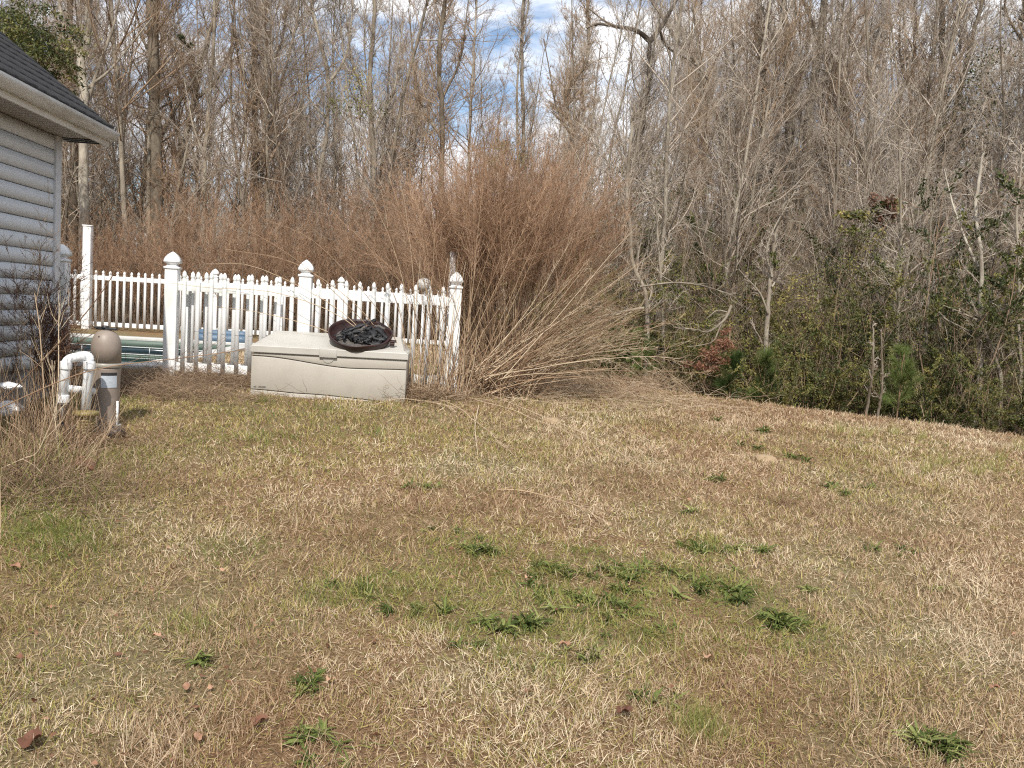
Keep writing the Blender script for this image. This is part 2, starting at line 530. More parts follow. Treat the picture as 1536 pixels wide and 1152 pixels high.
wood = wx[..., 1] > edge_y(wx[..., 0]) + .15
for nm, sel, mt in (('ground', ~hole & ~wood, 'soil'), ('forest_floor', ~hole & wood, 'litter')):
    a = ii[sel]; b_ = jj[sel]
    g = Geo(); g.add(V, np.stack([a * nj + b_, (a + 1) * nj + b_, (a + 1) * nj + b_ + 1, a * nj + b_ + 1], -1))
    o = obj(nm, g, M[mt], smooth=True); o['kind'] = 'structure'

# ------------------------------------------------------------------ pool
zp = ZF + .045; ang = YA
pool = thing('swimming_pool', 'in-ground pool with pale coping and dark waterline tile behind the white fence', 'swimming pool', from_yard(PS0, PT0, zp), ang)
L_ = PS1 - PS0; D_ = PT1 - PT0
g = Geo()
box(g, -.3, L_ + .3, D_, D_ + .34, -.06, 0); box(g, -.3, L_ + .3, -.34, 0, -.06, 0)
box(g, L_, L_ + .3, 0, D_, -.058, .002); box(g, -.3, 0, 0, D_, -.058, .002)
obj('coping', g, M['conc'], pool, bevel=.012)
g = Geo(); wl = -.34
for z0, z1, mt, nm in ((-.17, -.06, 'basin', 'upper_wall'), (-.30, -.185, 'tile', 'tile_band'), (-1.6, -.315, 'basin', 'basin_wall')):
    g = Geo()
    box(g, 0.0, L_, D_ - .02, D_ + .02, z0, z1); box(g, 0, L_, -.02, .02, z0, z1)
    box(g, -.02, .02, .02, D_ - .02, z0, z1); box(g, L_ - .02, L_ + .02, .02, D_ - .02, z0, z1)
    obj(nm, g, M[mt], pool)
g = Geo()
for z in (-.185, -.315): box(g, 0.0, L_, D_ - .03, D_ + .015, z, z + .015)
for k in range(0, int(L_ / .6)): box(g, k * .6, k * .6 + .012, D_ - .028, D_ + .01, -.30, -.185)
obj('grout_line', g, M['grout'], pool)
g = Geo(); box(g, -.02, L_ + .02, -.02, D_ + .02, -1.64, -1.6); obj('basin_floor', g, M['basin'], pool)
g = Geo(); N = 20
g.add([(.02, .02, wl), (L_ - .02, .02, wl), (L_ - .02, D_ - .03, wl), (.02, D_ - .03, wl)], np.array([[0, 1, 2, 3]]))
w = obj('pool_water', g, M['water']); w.location = from_yard(PS0, PT0, zp); w.rotation_euler = (0, 0, ang); w['kind'] = 'structure'
# blue rolled cover on the far side of the pool
a = at(296, 513, 16.4); b2 = at(372, 519, 16.4)
cv = thing('pool_cover', 'rolled blue pool cover lying behind the white pickets', 'pool cover', G(a), ang)
g = Geo(); Lc = np.linalg.norm((b2 - a)[:2]) - .05
for k in range(2):
    P = np.array([(x, .13 * k + .02 * math.sin(x * 4 + k), .07 + .085 * (k == 1)) for x in np.linspace(0, Lc, 9)])
    tubes(g, P, np.full(9, .075), 10, cap=True)
obj('roll', g, M['bluefab'], cv, smooth=True)

# ------------------------------------------------------------------ picket fences
def picket_geo(h, w=.042, th=.022):
    g = Geo()
    o = [(-w / 2, 0), (w / 2, 0), (w / 2, h - .085), (w * .36, h - .078), (w * .36, h - .07), (w * .52, h - .062), (w * .50, h - .045), (w * .36, h - .018), (0, h)]
    o += [(-x, z) for x, z in o[-2:1:-1]]
    prism(g, o, -th / 2, th / 2, 'y'); return g


def post_geo(h, w=.064):
    g = Geo(); box(g, -w, w, -w, w, -.3, h); return g


def cap_geo(k=1.0):
    g = Geo()
    lathe(g, [(.072 * k, 0), (.074 * k, .004), (.074 * k, .022), (.052 * k, .03), (.046 * k, .038), (.046 * k, .052), (.072 * k, .066), (.076 * k, .076), (.072 * k, .094), (.062 * k, .120), (.044 * k, .146), (.022 * k, .168), (.003, .182)], square=True)
    return g


def fence(root, posts, H, bays, ph, rails, mat, step, gap=.07, rail_h=.095, pk_front=True, z=0.0, pw=.064, pick_w=.042):
    "posts: list of (s, height, capped)"
    pm = None
    for s, h, cp in posts:
        p = obj('post', post_geo(h, pw), M[mat], root, loc=(s, 0, z), fix=True, bevel=.004)
        if cp: obj('post_cap', cap_geo(pw / .064), M[mat], p, loc=(0, 0, h), fix=True)
    for s0, s1 in bays:
        for rz in rails:
            g = Geo(); box(g, s0, s1, -.02, .02, rz - rail_h / 2, rz + rail_h / 2)
            obj('rail', g, M[mat], root, fix=True, bevel=.003, loc=(0, 0, z))
        n = int(round((s1 - s0 - gap) / step)); st = (s1 - s0) / (n + .0)
        for k in range(n):
            x = s0 + st * (k + .5)
            if pm is None:
                pm = obj('picket', picket_geo(ph, pick_w), M[mat], root, fix=True, loc=(x, -.034, z + .05)); pm.rotation_euler = (0, 0, 0)
            else:
                c = copy_part(pm, (x, -.034 + random.uniform(-.001, .001), z + .05 + random.uniform(-.004, .004)), root)
                c.rotation_euler = (0, random.uniform(-.005, .005), 0)


def s_at(px, py, t): return yard(plane_t(px, py, t))[0]


s92 = s_at(93, 400, FT); s258 = s_at(258, 450, FT); s459 = s_at(458, 450, FT); s685 = s_at(682, 470, FT)
near = thing('picket_fence', 'white vinyl picket fence with knobbed posts right behind the beige storage box', 'fence', from_yard(s258, FT, ZF), ang)
fence(near, [(0, 1.16, 1), (s459 - s258, 1.16, 1), (s685 - s258, 1.13, 1)], 1.2, [(.064, s459 - s258 - .064), (s459 - s258 + .064, s685 - s258 - .064)], 1.10, [.13, .985], 'vinyl', .137)
gp = thing('gate_post', 'white vinyl post with knobbed cap standing against the house corner', 'post', from_yard(s92, FT, ZF), ang)
p = obj('post', post_geo(1.17), M['vinyl'], gp, fix=True, bevel=.004); obj('post_cap', cap_geo(), M['vinyl'], gp, loc=(0, 0, 1.17), fix=True)
gate = thing('picket_gate', 'white picket gate folded open behind the fence beside the twiggy tangle', 'gate', from_yard(s258 + .10, FT + .16, ZF), ang + .05)
fence(gate, [], 1.2, [(0, 1.02)], 1.10, [.13, .99], 'vinyl', .127)
g = Geo(); box(g, 0, .04, -.022, .022, .0, 1.0); box(g, .98, 1.02, -.022, .022, 0, 1.0); obj('stile', g, M['vinyl'], gate, fix=True, bevel=.003)

fs0 = -9.2; fs1 = s_at(676, 470, BT); zfar = float(ground(*from_yard(-3.0, BT)[:2]))
far = thing('picket_fence', 'far white picket fence running along the other side of the pool', 'fence', from_yard(fs0, BT, zfar), ang)
s133 = s_at(131, 450, BT - .1); s510 = s_at(511, 450, BT)
fp = [0, s133 - fs0 - 2.45, s133 - fs0 + .0, s_at(322, 450, BT) - fs0, s510 - fs0, fs1 - fs0]
fp = [0, s133 - fs0, s_at(322, 450, BT) - fs0, s510 - fs0, fs1 - fs0]
fence(far, [(fp[0], 1.2, 1), (fp[2], 1.25, 1), (fp[3], 1.24, 1), (fp[4], 1.25, 1)], 1.2,
      [(fp[0] + .064, fp[2] - .064), (fp[2] + .064, fp[3] - .064), (fp[3] + .064, fp[4] - .064)], 1.2, [.09, 1.09], 'vinyl_old', .147, pick_w=.05)
top = plane_t(133, 340, BT - .1)
tp = thing('tall_post', 'tall white square post without a cap rising above the far fence near the house', 'post', from_yard(s133, BT - .12, zfar), ang)
obj('post', post_geo(top[2] - zfar, .08), M['vinyl_old'], tp, fix=True, bevel=.005)
g = Geo(); box(g, -.088, .088, -.088, .088, 0, .03); obj('post_top', g, M['vinyl_old'], tp, fix=True, loc=(0, 0, top[2] - zfar))
q = plane_t(680, 378, FT + .22); sq = yard(q)
tp2 = thing('tall_post', 'thin tall white post streaked grey beside the last fence post and the feathery clump', 'post', from_yard(sq[0], sq[1], ZF - .1), ang)
obj('post', post_geo(q[2] - ZF + .1, .035), M['vinyl_old'], tp2, fix=True, bevel=.004)
# round weathered garden ornament seen above the pickets
q = at(636, 428, 13.2)
orn = thing('globe_ornament', 'weathered grey round ornament on a thin stake above the pickets', 'garden ornament', G(q), 0)
zq = q[2] - G(q)[2]
g = Geo(); lathe(g, [(.0, zq - .09), (.06, zq - .08), (.10, zq - .02), (.105, zq + .02), (.09, zq + .07), (.05, zq + .10), (0.001, zq + .11)], 16); obj('globe', g, M['stonegrey'] if 'stonegrey' in M else M['conc'], orn, smooth=True, fix=True)
g = Geo(); lathe(g, [(.015, -.2), (.015, zq - .08)], 8); obj('stake', g, M['vinyl_old'], orn, fix=True)

# ------------------------------------------------------------------ house
HB = WT + .0; near_t = -5.0
zg = .20
hs = thing('house', 'pale blue-grey vinyl sided house with dark shingle roof at the left edge', 'house', from_yard(WS, WT, 0), ang)
# local: x = outward from wall (towards the yard), y = t - WT
z0s = float(plane_s(10, 549, WS)[2]); expo = .127
g = Geo(); nl = int((ZS - z0s) / expo) + 1
yb = near_t - WT
for k in range(nl):
    za = ZS - (k + 1) * expo; zb = ZS - k * expo
    if za < z0s - .05: break
    # dutch lap: bottom edge proud
    g.add([(.013, yb, za), (.013, -.07, za), (.006, -.07, zb - .010), (.006, yb, zb - .010), (-.02, yb, za), (-.02, -.07, za), (-.02, -.07, zb - .010), (-.02, yb, zb - .010)], [(0, 1, 2, 3), (4, 5, 1, 0), (3, 2, 6, 7)])
box(g, -6, 0, -.006, .0, z0s - .05, ZS)
obj('siding', g, M['sidewall'], hs)
g = Geo(); box(g, -8.0, -.022, yb, -.008, zg, ZS); obj('wall', g, M['trim'], hs, fix=True)
g = Geo(); box(g, -.0, .03, -.08, .03, z0s - .06, ZS - .004); box(g, -.08, -.0, .0, .03, z0s - .06, ZS - .004); obj('corner_trim', g, M['trim'], hs, fix=True, bevel=.004)
g = Geo(); box(g, -8, .0, yb, .0, -.3, z0s - .052); obj('foundation', g, M['block'], hs, fix=True)
OV = GS - WS - .12                                        # soffit depth up to the fascia
ge = GT - WT
g = Geo(); y = yb
while y < ge - .02:                                       # ribbed soffit panels
    y2 = min(y + .10, ge)
    g.add([(-.02, y, ZS), (OV, y, ZS), (OV, y2 - .012, ZS), (-.02, y2 - .012, ZS), (-.02, y2 - .012, ZS + .01), (OV, y2 - .012, ZS + .01), (OV, y2, ZS + .01), (-.02, y2, ZS + .01), (-.02, y2, ZS), (OV, y2, ZS)],
          [(0, 1, 2, 3), (3, 2, 5, 4), (4, 5, 6, 7), (7, 6, 9, 8)])
    y = y2
obj('soffit', g, M['soffit'], hs)
g = Geo(); box(g, OV, OV + .02, yb, ge, ZS - .02, ZS + .16); obj('fascia', g, M['gutter'], hs, fix=True, bevel=.003)
# K-style gutter
gp_ = [(OV + .022, ZS + .135), (OV + .022, ZS + .012), (OV + .085, ZS + .012), (OV + .095, ZS + .04), (OV + .115, ZS + .055), (OV + .128, ZS + .085), (OV + .130, ZS + .118), (OV + .118, ZS + .118), (OV + .118, ZS + .105), (OV + .112, ZS + .09), (OV + .1, ZS + .06), (OV + .08, ZS + .03), (OV + .03, ZS + .03), (OV + .03, ZS + .135)]
gp_ = [(OV + .022 + (a - OV - .022) * .8, ZS + .03 + (b - ZS - .012) * .78) for a, b in gp_]
g = Geo(); prism(g, [(a, b) for a, b in gp_], yb, ge, 'y')
obj('gutter', g, M['gutter'], hs, fix=True)
g = Geo(); prism(g, [(a, b) for a, b in gp_[:7]], ge + .0005, ge + .004, 'y'); obj('gutter_end_cap', g, M['gutter'], hs, fix=True)
# roof: shingle courses stepped up the slope
pitch = .78; run = 4.2; ex = .135; nc = int(run / ex)
g = Geo()
x = OV + .05; zr = ZS + .15; rk = ge + .02
zz = lambda X: zr + (OV + .05 - X) * pitch
rr = random.Random(4)
for k in range(nc):
    xa = OV + .05 - k * ex; xb = xa - ex - .03
    y = yb
    while y < rk - .01:
        y2 = min(rk, y + rr.choice([.15, .2, .3, .17])); th = .012 + rr.random() * .006
        g.add([(xa, y, zz(xa)), (xa, y2, zz(xa)), (xa, y2, zz(xa) + th), (xa, y, zz(xa) + th), (xb, y2, zz(xb) + .002), (xb, y, zz(xb) + .002)],
              [(0, 1, 2, 3), (3, 2, 4, 5), (1, 4, 2), (0, 3, 5)])
        y = y2
rf = obj('roof', g, M['shingle'], hs)
g = Geo(); xr = OV + .05 - run
prism(g, [(OV + .045, zr - .005), (xr, zz(xr) - .005), (xr, zz(xr) - .03), (OV + .03, zr - .02)], yb, rk - .01, 'y'); obj('roof_deck', g, M['trim'], hs, fix=True)
g = Geo(); xq = xr * 2 - 0
prism(g, [(xr, zz(xr)), (-8.1, zz(xr) - (xr + 8.1) * pitch), (-8.1, zz(xr) - (xr + 8.1) * pitch - .03), (xr, zz(xr) - .03)], yb, rk - .01, 'y'); obj('roof', g, M['shingle'], hs, fix=True)
# far gable wall and rake board
g = Geo(); prism(g, [(OV, ZS + .02), (xr, zz(xr) - .06), (-8.0, zz(xr) - (xr + 8.0) * pitch - .06), (-8.0, ZS + .02)], -.05, .0, 'y'); obj('gable_wall', g, M['sidewall'], hs, fix=True)
g = Geo(); prism(g, [(OV + .02, zr + .0), (xr, zz(xr) - .0), (xr, zz(xr) - .15), (OV + .02, zr - .15)], rk - .03, rk - .012, 'y'); obj('rake_board', g, M['gutter'], hs, fix=True)
g = Geo()
prism(g, [(OV - .01, ZS), (OV - .01, ZS + .012), (-7, ZS + .012), (-7, ZS)], .03, ge - .01, 'y', .5)
obj('gable_soffit', g, M['soffit'], hs, fix=True)

# ------------------------------------------------------------------ storage box
bt = yard(at(490, 600, 8.62))[1]
A = plane_t(375.5, 592, bt); B = plane_t(607, 607, bt)
A2 = plane_t(375.6, 516, bt)
sA, _, zA = yard(A); sB, _, zB = yard(B); W = sB - sA; zb = min(zA, zB); Hh = A2[2] - zb
Db = .66
sb = thing('storage_box', 'beige resin storage box with pale lid in front of the picket fence', 'storage box', from_yard(sA, bt, zb), ang)
g = Geo(); box(g, .012, W - .012, .012, Db, -.05, Hh - .09); obj('core', g, M['groove'], sb, fix=True)
xs = np.linspace(0, W, 40)
def curve_hi(x):
    u = x / W; return Hh - .115 - .075 * sstep((u - .05) / .6) + .012 * sstep((u - .6) / .4)
def curve_lo(x):
    u = x / W; return .055 + .02 * (1 - sstep(u / .35)) - .045 * sstep((u - .35) / .65)
def panel(lo, hi, y0, mat, nm, bev):
    g = Geo(); poly = [(x, lo(x)) for x in xs] + [(x, hi(x)) for x in xs[::-1]]
    prism(g, poly, y0, .03, 'y'); return obj(nm, g, M[mat], sb, fix=True, bevel=bev)
panel(lambda x: curve_hi(x) + .009, lambda x: Hh - .085, .002, 'beige', 'upper_panel', .004)
panel(lambda x: curve_lo(x) + .007, lambda x: curve_hi(x), -.006, 'beige', 'front_panel', .006)
panel(lambda x: -.06, lambda x: curve_lo(x), -.002, 'beige', 'plinth', .004)
g = Geo(); box(g, W - .03, W, .031, Db + .01, -.06, Hh - .086); box(g, 0, .03, .031, Db + .01, -.06, Hh - .086); box(g, .031, W - .031, Db - .02, Db + .01, -.06, Hh - .086)
obj('side_panel', g, M['beige'], sb, fix=True, bevel=.006)
# lid
g = Geo(); z1 = Hh - .075; z2 = Hh - .008
o_ = .014
prism(g, [(-o_, z1), (W + o_, z1), (W + o_, z2 - .012), (W + o_ - .014, z2), (-o_ + .014, z2), (-o_, z2 - .012)], -o_ - .004, Db + .02, 'y')
box(g, -o_ + .03, W + o_ - .03, -o_ + .02, Db, z1 - .01, z1 + .001)
b0 = [(.01 - o_, -.012, z2), (W + o_ - .01, -.012, z2), (W - .0, Db + .012, z2), (0, Db + .012, z2)]
top = [(.05, .05, z2 + .018), (W - .04, .05, z2 + .018), (W - .10, Db - .06, z2 + .13), (.12, Db - .06, z2 + .13), (W - .07, Db + .0, z2 + .10), (.09, Db + .0, z2 + .10)]
g.add(b0 + top, [(0, 1, 5, 4), (4, 5, 6, 7), (1, 2, 8, 6, 5), (3, 0, 4, 7, 9), (7, 6, 8, 9), (9, 8, 2, 3)])
lid = obj('lid', g, M['beige_lid'], sb, fix=True, bevel=.012)
for pq in lid.data.polygons: pq.use_smooth = False
xc = W * .49
g = Geo(); box(g, xc - .085, xc + .085, -o_ - .012, .02, z1 - .018, z2 + .003); obj('latch', g, M['beige_lid'], sb, fix=True, bevel=.006)
g = Geo(); prism(g, [(xc + .055 * math.cos(t), z1 - .022 - .05 * math.sin(t)) for t in np.linspace(0, PI, 14)], -.004, .01, 'y'); obj('finger_recess', g, M['beige_lid'], sb, fix=True, bevel=.003)
g = Geo()
box(g, .03, .055, -.0085, -.005, .10, .112); box(g, .075, .145, -.0085, -.005, .10, .104); box(g, .075, .145, -.0085, -.005, .109, .113)
obj('maker_mark', g, M['groove'], sb, fix=True)

# ------------------------------------------------------------------ fire bowl on the lid
Cq = plane_t(540, 503, bt + .24)
cs_ = yard(Cq)
Rb = .300
fb = thing('fire_bowl', 'round rusty brown metal bowl of charred scraps tilted on the storage box lid', 'bowl', Cq, ang + .08)
fb.rotation_euler = (math.radians(23.5), math.radians(1.5), ang)
prof_o = [(.02, -.095), (.12, -.09), (.20, -.078), (.255, -.06), (.284, -.038), (.294, -.01), (.300, .015), (.304, .028), (.300, .036)]
prof_i = [(.290, .034), (.284, .012), (.276, -.02), (.24, -.05), (.17, -.066), (.10, -.072), (.001, -.076)]
g = Geo(); lathe(g, prof_o + prof_i, 40)
vv = g.v[0]; an = np.arctan2(vv[:, 1], vv[:, 0]); rr_ = 1 + .018 * np.sin(3 * an + 1) + .012 * np.sin(7 * an); vv[:, 0] *= rr_; vv[:, 1] *= rr_; vv[:, 2] += .006 * np.sin(5 * an + 2)
obj('bowl', g, M['rust'], fb, smooth=False, fix=True)
fb.scale = (1.07, 1.07, 1.0)
r_ = random.Random(12)
def scrap(nm, pts, w, th, mt, twist=.5):
    P = smooth_path(pts, 14); n = len(P); T = np.gradient(P, axis=0); T = nrm(T)
    up = np.array([0, -.35, 1.0]); S = nrm(np.cross(T, up))
    V = []
    for i in range(n):
        tw = twist * math.sin(i * .9); ww = w * (.6 + .5 * math.sin(i * 1.7 + w * 40) ** 2) * (1 if 0 < i < n - 1 else .5)
        sd = S[i] * math.cos(tw) + np.cross(S[i], T[i]) * math.sin(tw)
        nn = np.cross(sd, T[i])
        V += [P[i] - sd * ww, P[i] + nn * th * .6, P[i] + sd * ww, P[i] - nn * th]
    F = [(i * 4 + k, i * 4 + (k + 1) % 4, i * 4 + 4 + (k + 1) % 4, i * 4 + 4 + k) for i in range(n - 1) for k in range(4)]
    F += [(0, 1, 2, 3), tuple(4 * n - 4 + k for k in (3, 2, 1, 0))]
    g = Geo(); g.add(V, F); return obj(nm, g, M[mt], fb, fix=True)
scrap('charred_scrap', [(-.24, -.06, -.0), (-.12, .02, .03), (.0, .10, .06), (.09, .16, .085), (.13, .19, .09)], .024, .006, 'char', .9)
scrap('charred_scrap', [(-.20, -.10, -.01), (-.08, .0, .02), (.03, .05, .035), (.10, .10, .05)], .030, .006, 'char', 1.2)
scrap('charred_scrap', [(.02, .12, .02), (.10, .04, .03), (.15, -.05, .015), (.24, -.07, .01)], .045, .005, 'char', .5)
scrap('charred_scrap', [(.06, .14, .01), (.15, .10, .03), (.22, .02, .02), (.25, -.03, .01)], .034, .005, 'char', .4)
scrap('charred_scrap', [(.10, .18, .03), (.17, .15, .04), (.22, .12, .03)], .022, .01, 'ash', .3)
scrap('charred_scrap', [(-.02, .05, -.01), (.06, -.02, .0), (.10, -.10, -.02), (.20, -.13, -.01)], .045, .006, 'char', .6)
g = Geo()
nb = 10
A_ = np.linspace(0, 2 * PI, 30, endpoint=False)
Vb = [(0, 0, -.045)]
for rr0 in (.06, .12, .18, .22):
    for a_ in A_: Vb.append((rr0 * math.cos(a_), rr0 * math.sin(a_), -.052 + .022 * r_.random() + .02 * (rr0 / .22) ** 2 * .8))
Fb = [(0, 1 + i, 1 + (i + 1) % 30) for i in range(30)] + [(1 + k * 30 + i, 1 + (k + 1) * 30 + i, 1 + (k + 1) * 30 + (i + 1) % 30, 1 + k * 30 + (i + 1) % 30) for k in range(3) for i in range(30)]
g.add(Vb, Fb); obj('ash_bed', g, M['ash'], fb)
for q in range(9):
    a_ = r_.uniform(0, 6.28); c0 = np.array([.14 * math.cos(a_), .12 * math.sin(a_) + .02, -.02 + .02 * r_.random()]); d0 = np.array([math.cos(a_ + 1.2), math.sin(a_ + 1.2), .25]) * r_.uniform(.05, .12)
    scrap('charred_scrap', [c0 - d0, c0 + np.array([0, 0, .02]), c0 + d0], r_.uniform(.012, .03), .005, 'char', 1.3)
scrap('burnt_strip', [(-.16, -.13, -.03), (-.05, -.17, -.03), (.06, -.18, -.03), (.15, -.14, -.02)], .014, .006, 'ash', .3)
# bent tab sticking from the right rim
g = Geo(); box(g, .27, .345, -.10, -.06, .0, .012); box(g, .29, .33, -.12, -.075, -.03, .0); obj('bent_tab', g, M['rust'], fb, fix=True, bevel=.004)

# ------------------------------------------------------------------ pool filter tank
fq = G(at(157, 642, 6.75)); dF = 6.75
tk = thing('filter_tank', 'tan upright pool filter tank with domed top beside white pipes', 'pool filter', fq, 0)
zt = at(160, 495, dF)[2] - fq[2]; zr_ = at(158, 547, dF)[2] - fq[2]; Rt = (at(179, 600, dF) - at(138, 600, dF))[0] / 2 * 1.0
g = Geo(); lathe(g, [(Rt * .9, -.06), (Rt * .93, .02), (Rt * .97, .05), (Rt, zr_ - .06), (Rt * 1.03, zr_ - .03), (Rt * 1.03, zr_ - .022)], 40); obj('body', g, M['tan'], tk, smooth=True, fix=True)
g = Geo(); lathe(g, [(Rt * 1.03, zr_ - .02), (Rt * 1.09, zr_ - .016), (Rt * 1.09, zr_ + .012), (Rt * 1.04, zr_ + .016)], 40); obj('clamp_ring', g, M['tan_ring'], tk, fix=True)
dome = [(Rt * 1.03, zr_ + .017)] + [(Rt * 1.03, zr_ + .05)] 
hd = zt - zr_; dome = [(Rt * 1.03, zr_ + .017), (Rt * 1.03, zr_ + hd * .5)] + [(Rt * 1.03 * math.cos(t) ** .7, zr_ + hd * .5 + hd * .5 * math.sin(t)) for t in np.linspace(.15, 1.5, 12)]
g = Geo(); lathe(g, dome, 40); obj('dome', g, M['tan'], tk, smooth=True, fix=True)
kb = Geo(); box(kb, -.075, .08, -.018, .018, zt + .0, zt + .018); box(kb, -.09, -.05, -.02, .02, zt + .008, zt + .022); lathe(kb, [(.022, zt - .01), (.022, zt + .012)], 12); lathe(kb, [(.03, zt + .015), (.026, zt + .03), (.01, zt + .034)], 12, c=(-.01, 0, 0))
obj('handle', kb, M['black'], tk, fix=True, bevel=.003)
g = Geo(); lathe(g, [(.006, -.002), (.006, .002)], 8, axis='y', c=(-.015, -Rt * .86, zt - .05)); obj('gauge_hole', g, M['black'], tk, fix=True)
def curved(nm, a0, a1, z0, z1, mt, off=.002):
    g = Geo(); an = np.linspace(a0, a1, 12)
    V = [((Rt + off) * math.sin(a), -(Rt + off) * math.cos(a), z) for z in (z0, z1) for a in an]
    g.add(V, [(i, i + 1, 12 + i + 1, 12 + i) for i in range(11)]); return obj(nm, g, M[mt], tk, smooth=True)
zl1 = at(165, 560, dF)[2] - fq[2]; zl0 = at(165, 580, dF)[2] - fq[2]
curved('paper_label', .12, 1.25, zl0, zl1 - .012, 'label'); curved('label_band', .12, 1.25, zl1 - .010, zl1 + .012, 'black')
g = Geo(); pipe(g, [(Rt + .012, -.05, .02), (Rt + .012, -.05, .22)], .009, 8); obj('drain_tube', g, M['pvc'], tk)
g = Geo(); box(g, -Rt * 1.1, Rt * 1.15, -Rt * 1.05, Rt * .9, -.05, .03); obj('base', g, M['conc'], tk, fix=True, bevel=.015)

# ------------------------------------------------------------------ plumbing and pump
dP = 6.35
pl = thing('water_pipe', 'thick white pipe bent in an upside-down U beside the tan tank', 'pipe', G(at(100, 640, dP)), 0); o0 = np.array(pl.location)
pr = .034
g = Geo(); pts = [at(94, 607, dP) + [0, 0, -.0], at(99, 539, dP), at(135, 532, dP + .1), at(128, 618, dP + .05)]
pipe(g, [p - o0 for p in pts], pr, 16, corner=.05); obj('pipe', g, M['pvc'], pl, smooth=True)
g = Geo(); pipe(g, [at(104, 583, dP) - o0, at(140, 587, dP + .25) - o0], .027, 14); obj('cross_pipe', g, M['pvc'], pl, smooth=True)
for (px, py) in ((99, 548), (134, 548), (95, 598)):
    g = Geo(); c = at(px, py, dP + (.07 if px > 120 else 0)) - o0; lathe(g, [(pr * 1.17, -.028), (pr * 1.2, -.024), (pr * 1.2, .024), (pr * 1.17, .028)], 18, c=c); obj('coupling', g, M['pvc'], pl, smooth=False, fix=True)
g = Geo(); c = at(95, 640, dP) - o0; pipe(g, [at(94, 606, dP) - o0, at(94, 650, dP) - o0], .024, 12); obj('black_riser', g, M['black'], pl)
pump = thing('pool_pump', 'ribbed yellow-brown pump with dark motor at the foot of the white pipes', 'pump', G(at(127, 660, 6.3)), 0); o1 = np.array(pump.location)
c = at(128, 660, 6.3) - o1; c[2] = 0
ht = at(128, 617, 6.3)[2] - o1[2]
g = Geo(); prof = [(.058, -.02)]
for k in range(7): prof += [(.062, .01 + k * .022), (.068, .016 + k * .022), (.068, .026 + k * .022), (.062, .030 + k * .022)]
prof += [(.066, ht - .03), (.088, ht - .028), (.088, ht - .0), (.03, ht + .006)]
lathe(g, prof, 28, c=c); obj('strainer', g, M['olive'], pump, fix=True)
g = Geo(); lathe(g, [(.001, .0), (.05, .005), (.062, .03), (.062, .17), (.05, .20), (.001, .205)], 24, axis='x', c=(c[0] + .05, c[1] + .04, .055)); obj('motor', g, M['black'], pump, fix=True, smooth=True)
g = Geo(); lathe(g, [(.001, -.14), (.045, -.13), (.05, -.02), (.03, .0)], 20, axis='x', c=(c[0] - .05, c[1] + .02, .07)); obj('intake', g, M['black'], pump, fix=True, smooth=True)

def crumple(nm, label, q, rad, sq, mt='bag', seed=1):
    import bmesh
    bm = bmesh.new(); bmesh.ops.create_icosphere(bm, subdivisions=4, radius=1)
    rr = np.random.default_rng(seed); A1 = rr.normal(size=(9, 3)) * 3
    for v in bm.verts:
        c = np.array(v.co); k = 1 + sum(.09 * abs(math.sin(np.dot(a_, c) + i)) for i, a_ in enumerate(A1)) - .25
        v.co = Vector(c * k * np.array([rad, rad * .7, rad * sq]))
    me = bpy.data.meshes.new(nm); bm.to_mesh(me); bm.free(); me.materials.append(M[mt])
    o = bpy.data.objects.new(nm, me); COL.objects.link(o); o.location = q; tag(o, label, 'plastic bag'); return o
q = at(5, 613, 6.0); crumple('plastic_bag', 'crumpled white plastic bag among dry weeds under the siding', q, .10, .42)
q = at(14, 579, 5.9); crumple('plastic_bag', 'smaller strip of crumpled white plastic above the larger bag in the weeds', q, .06, .35, seed=5)
# ------------------------------------------------------------------ trees
def tree_parts(seed, H, r0, n1=30, n2=8, n3=5, t0=.25, ang=.75, lean=(0, 0), blen=.26, trunkP=None, trunkR=None, up=.10, fine=1.0, wob=.05):
    "-> (trunk arrays, crown arrays)"
    r = np.random.default_rng(seed)
    if trunkP is None:
        k = 14; P = grow(r, np.array([[0, 0, -.4]]), np.array([[lean[0], lean[1], 1.0]]), H + .4, k, wob, .05)
        t = np.linspace(0, 1, k); R = (r0 * (1 - t) ** .8 + .006)[None]
        R[:, 0] *= 1.35; R[:, 1] *= 1.08
    else:
        P = trunkP[None]; R = trunkR[None]
    gt = Geo(); tubes(gt, P, R, 8, r.uniform(.3, .8))
    gc = Geo()
    s, d, rad, t, _ = sprout(r, P, R, n1, t0, .99, ang, .2, .9)
    L = H * blen * (1.15 - t * .85) * r.uniform(.6, 1.25, n1)
    P1 = grow(r, s, d, L, 8, .12, up)
    k = np.linspace(1, .12, 8)[None]
    R1 = np.minimum(rad * .5, .004 + L * .0055)[:, None] * k + .0018
    tubes(gc, P1, R1, 4, r.uniform(.35, .75, n1))
    N2 = n1 * n2
    s, d, rad, t, idx = sprout(r, P1, R1, N2, .15, 1, .65, .25)
    L2 = np.maximum(L[idx], H * .05) * .42 * (1.15 - t * .6) * r.uniform(.5, 1.3, N2)
    P2 = grow(r, s, d, L2, 5, .16, up * .9)
    R2 = np.minimum(rad * .6, .006)[:, None] * np.linspace(1, .3, 5)[None] * fine + .0012
    tubes(gc, P2, R2, 3, r.uniform(.3, .9, N2))
    N3 = N2 * n3
    s, d, rad, t, idx = sprout(r, P2, R2, N3, .1, 1, .6, .25)
    L3 = L2[idx] * .5 * r.uniform(.4, 1.3, N3)
    P3 = grow(r, s, d, L3, 3, .2, up)
    R3 = np.full((N3, 1), .0022) * np.linspace(1, .45, 3)[None] * fine
    tubes(gc, P3, R3, 3, r.uniform(.3, 1, N3))
    return gt, gc


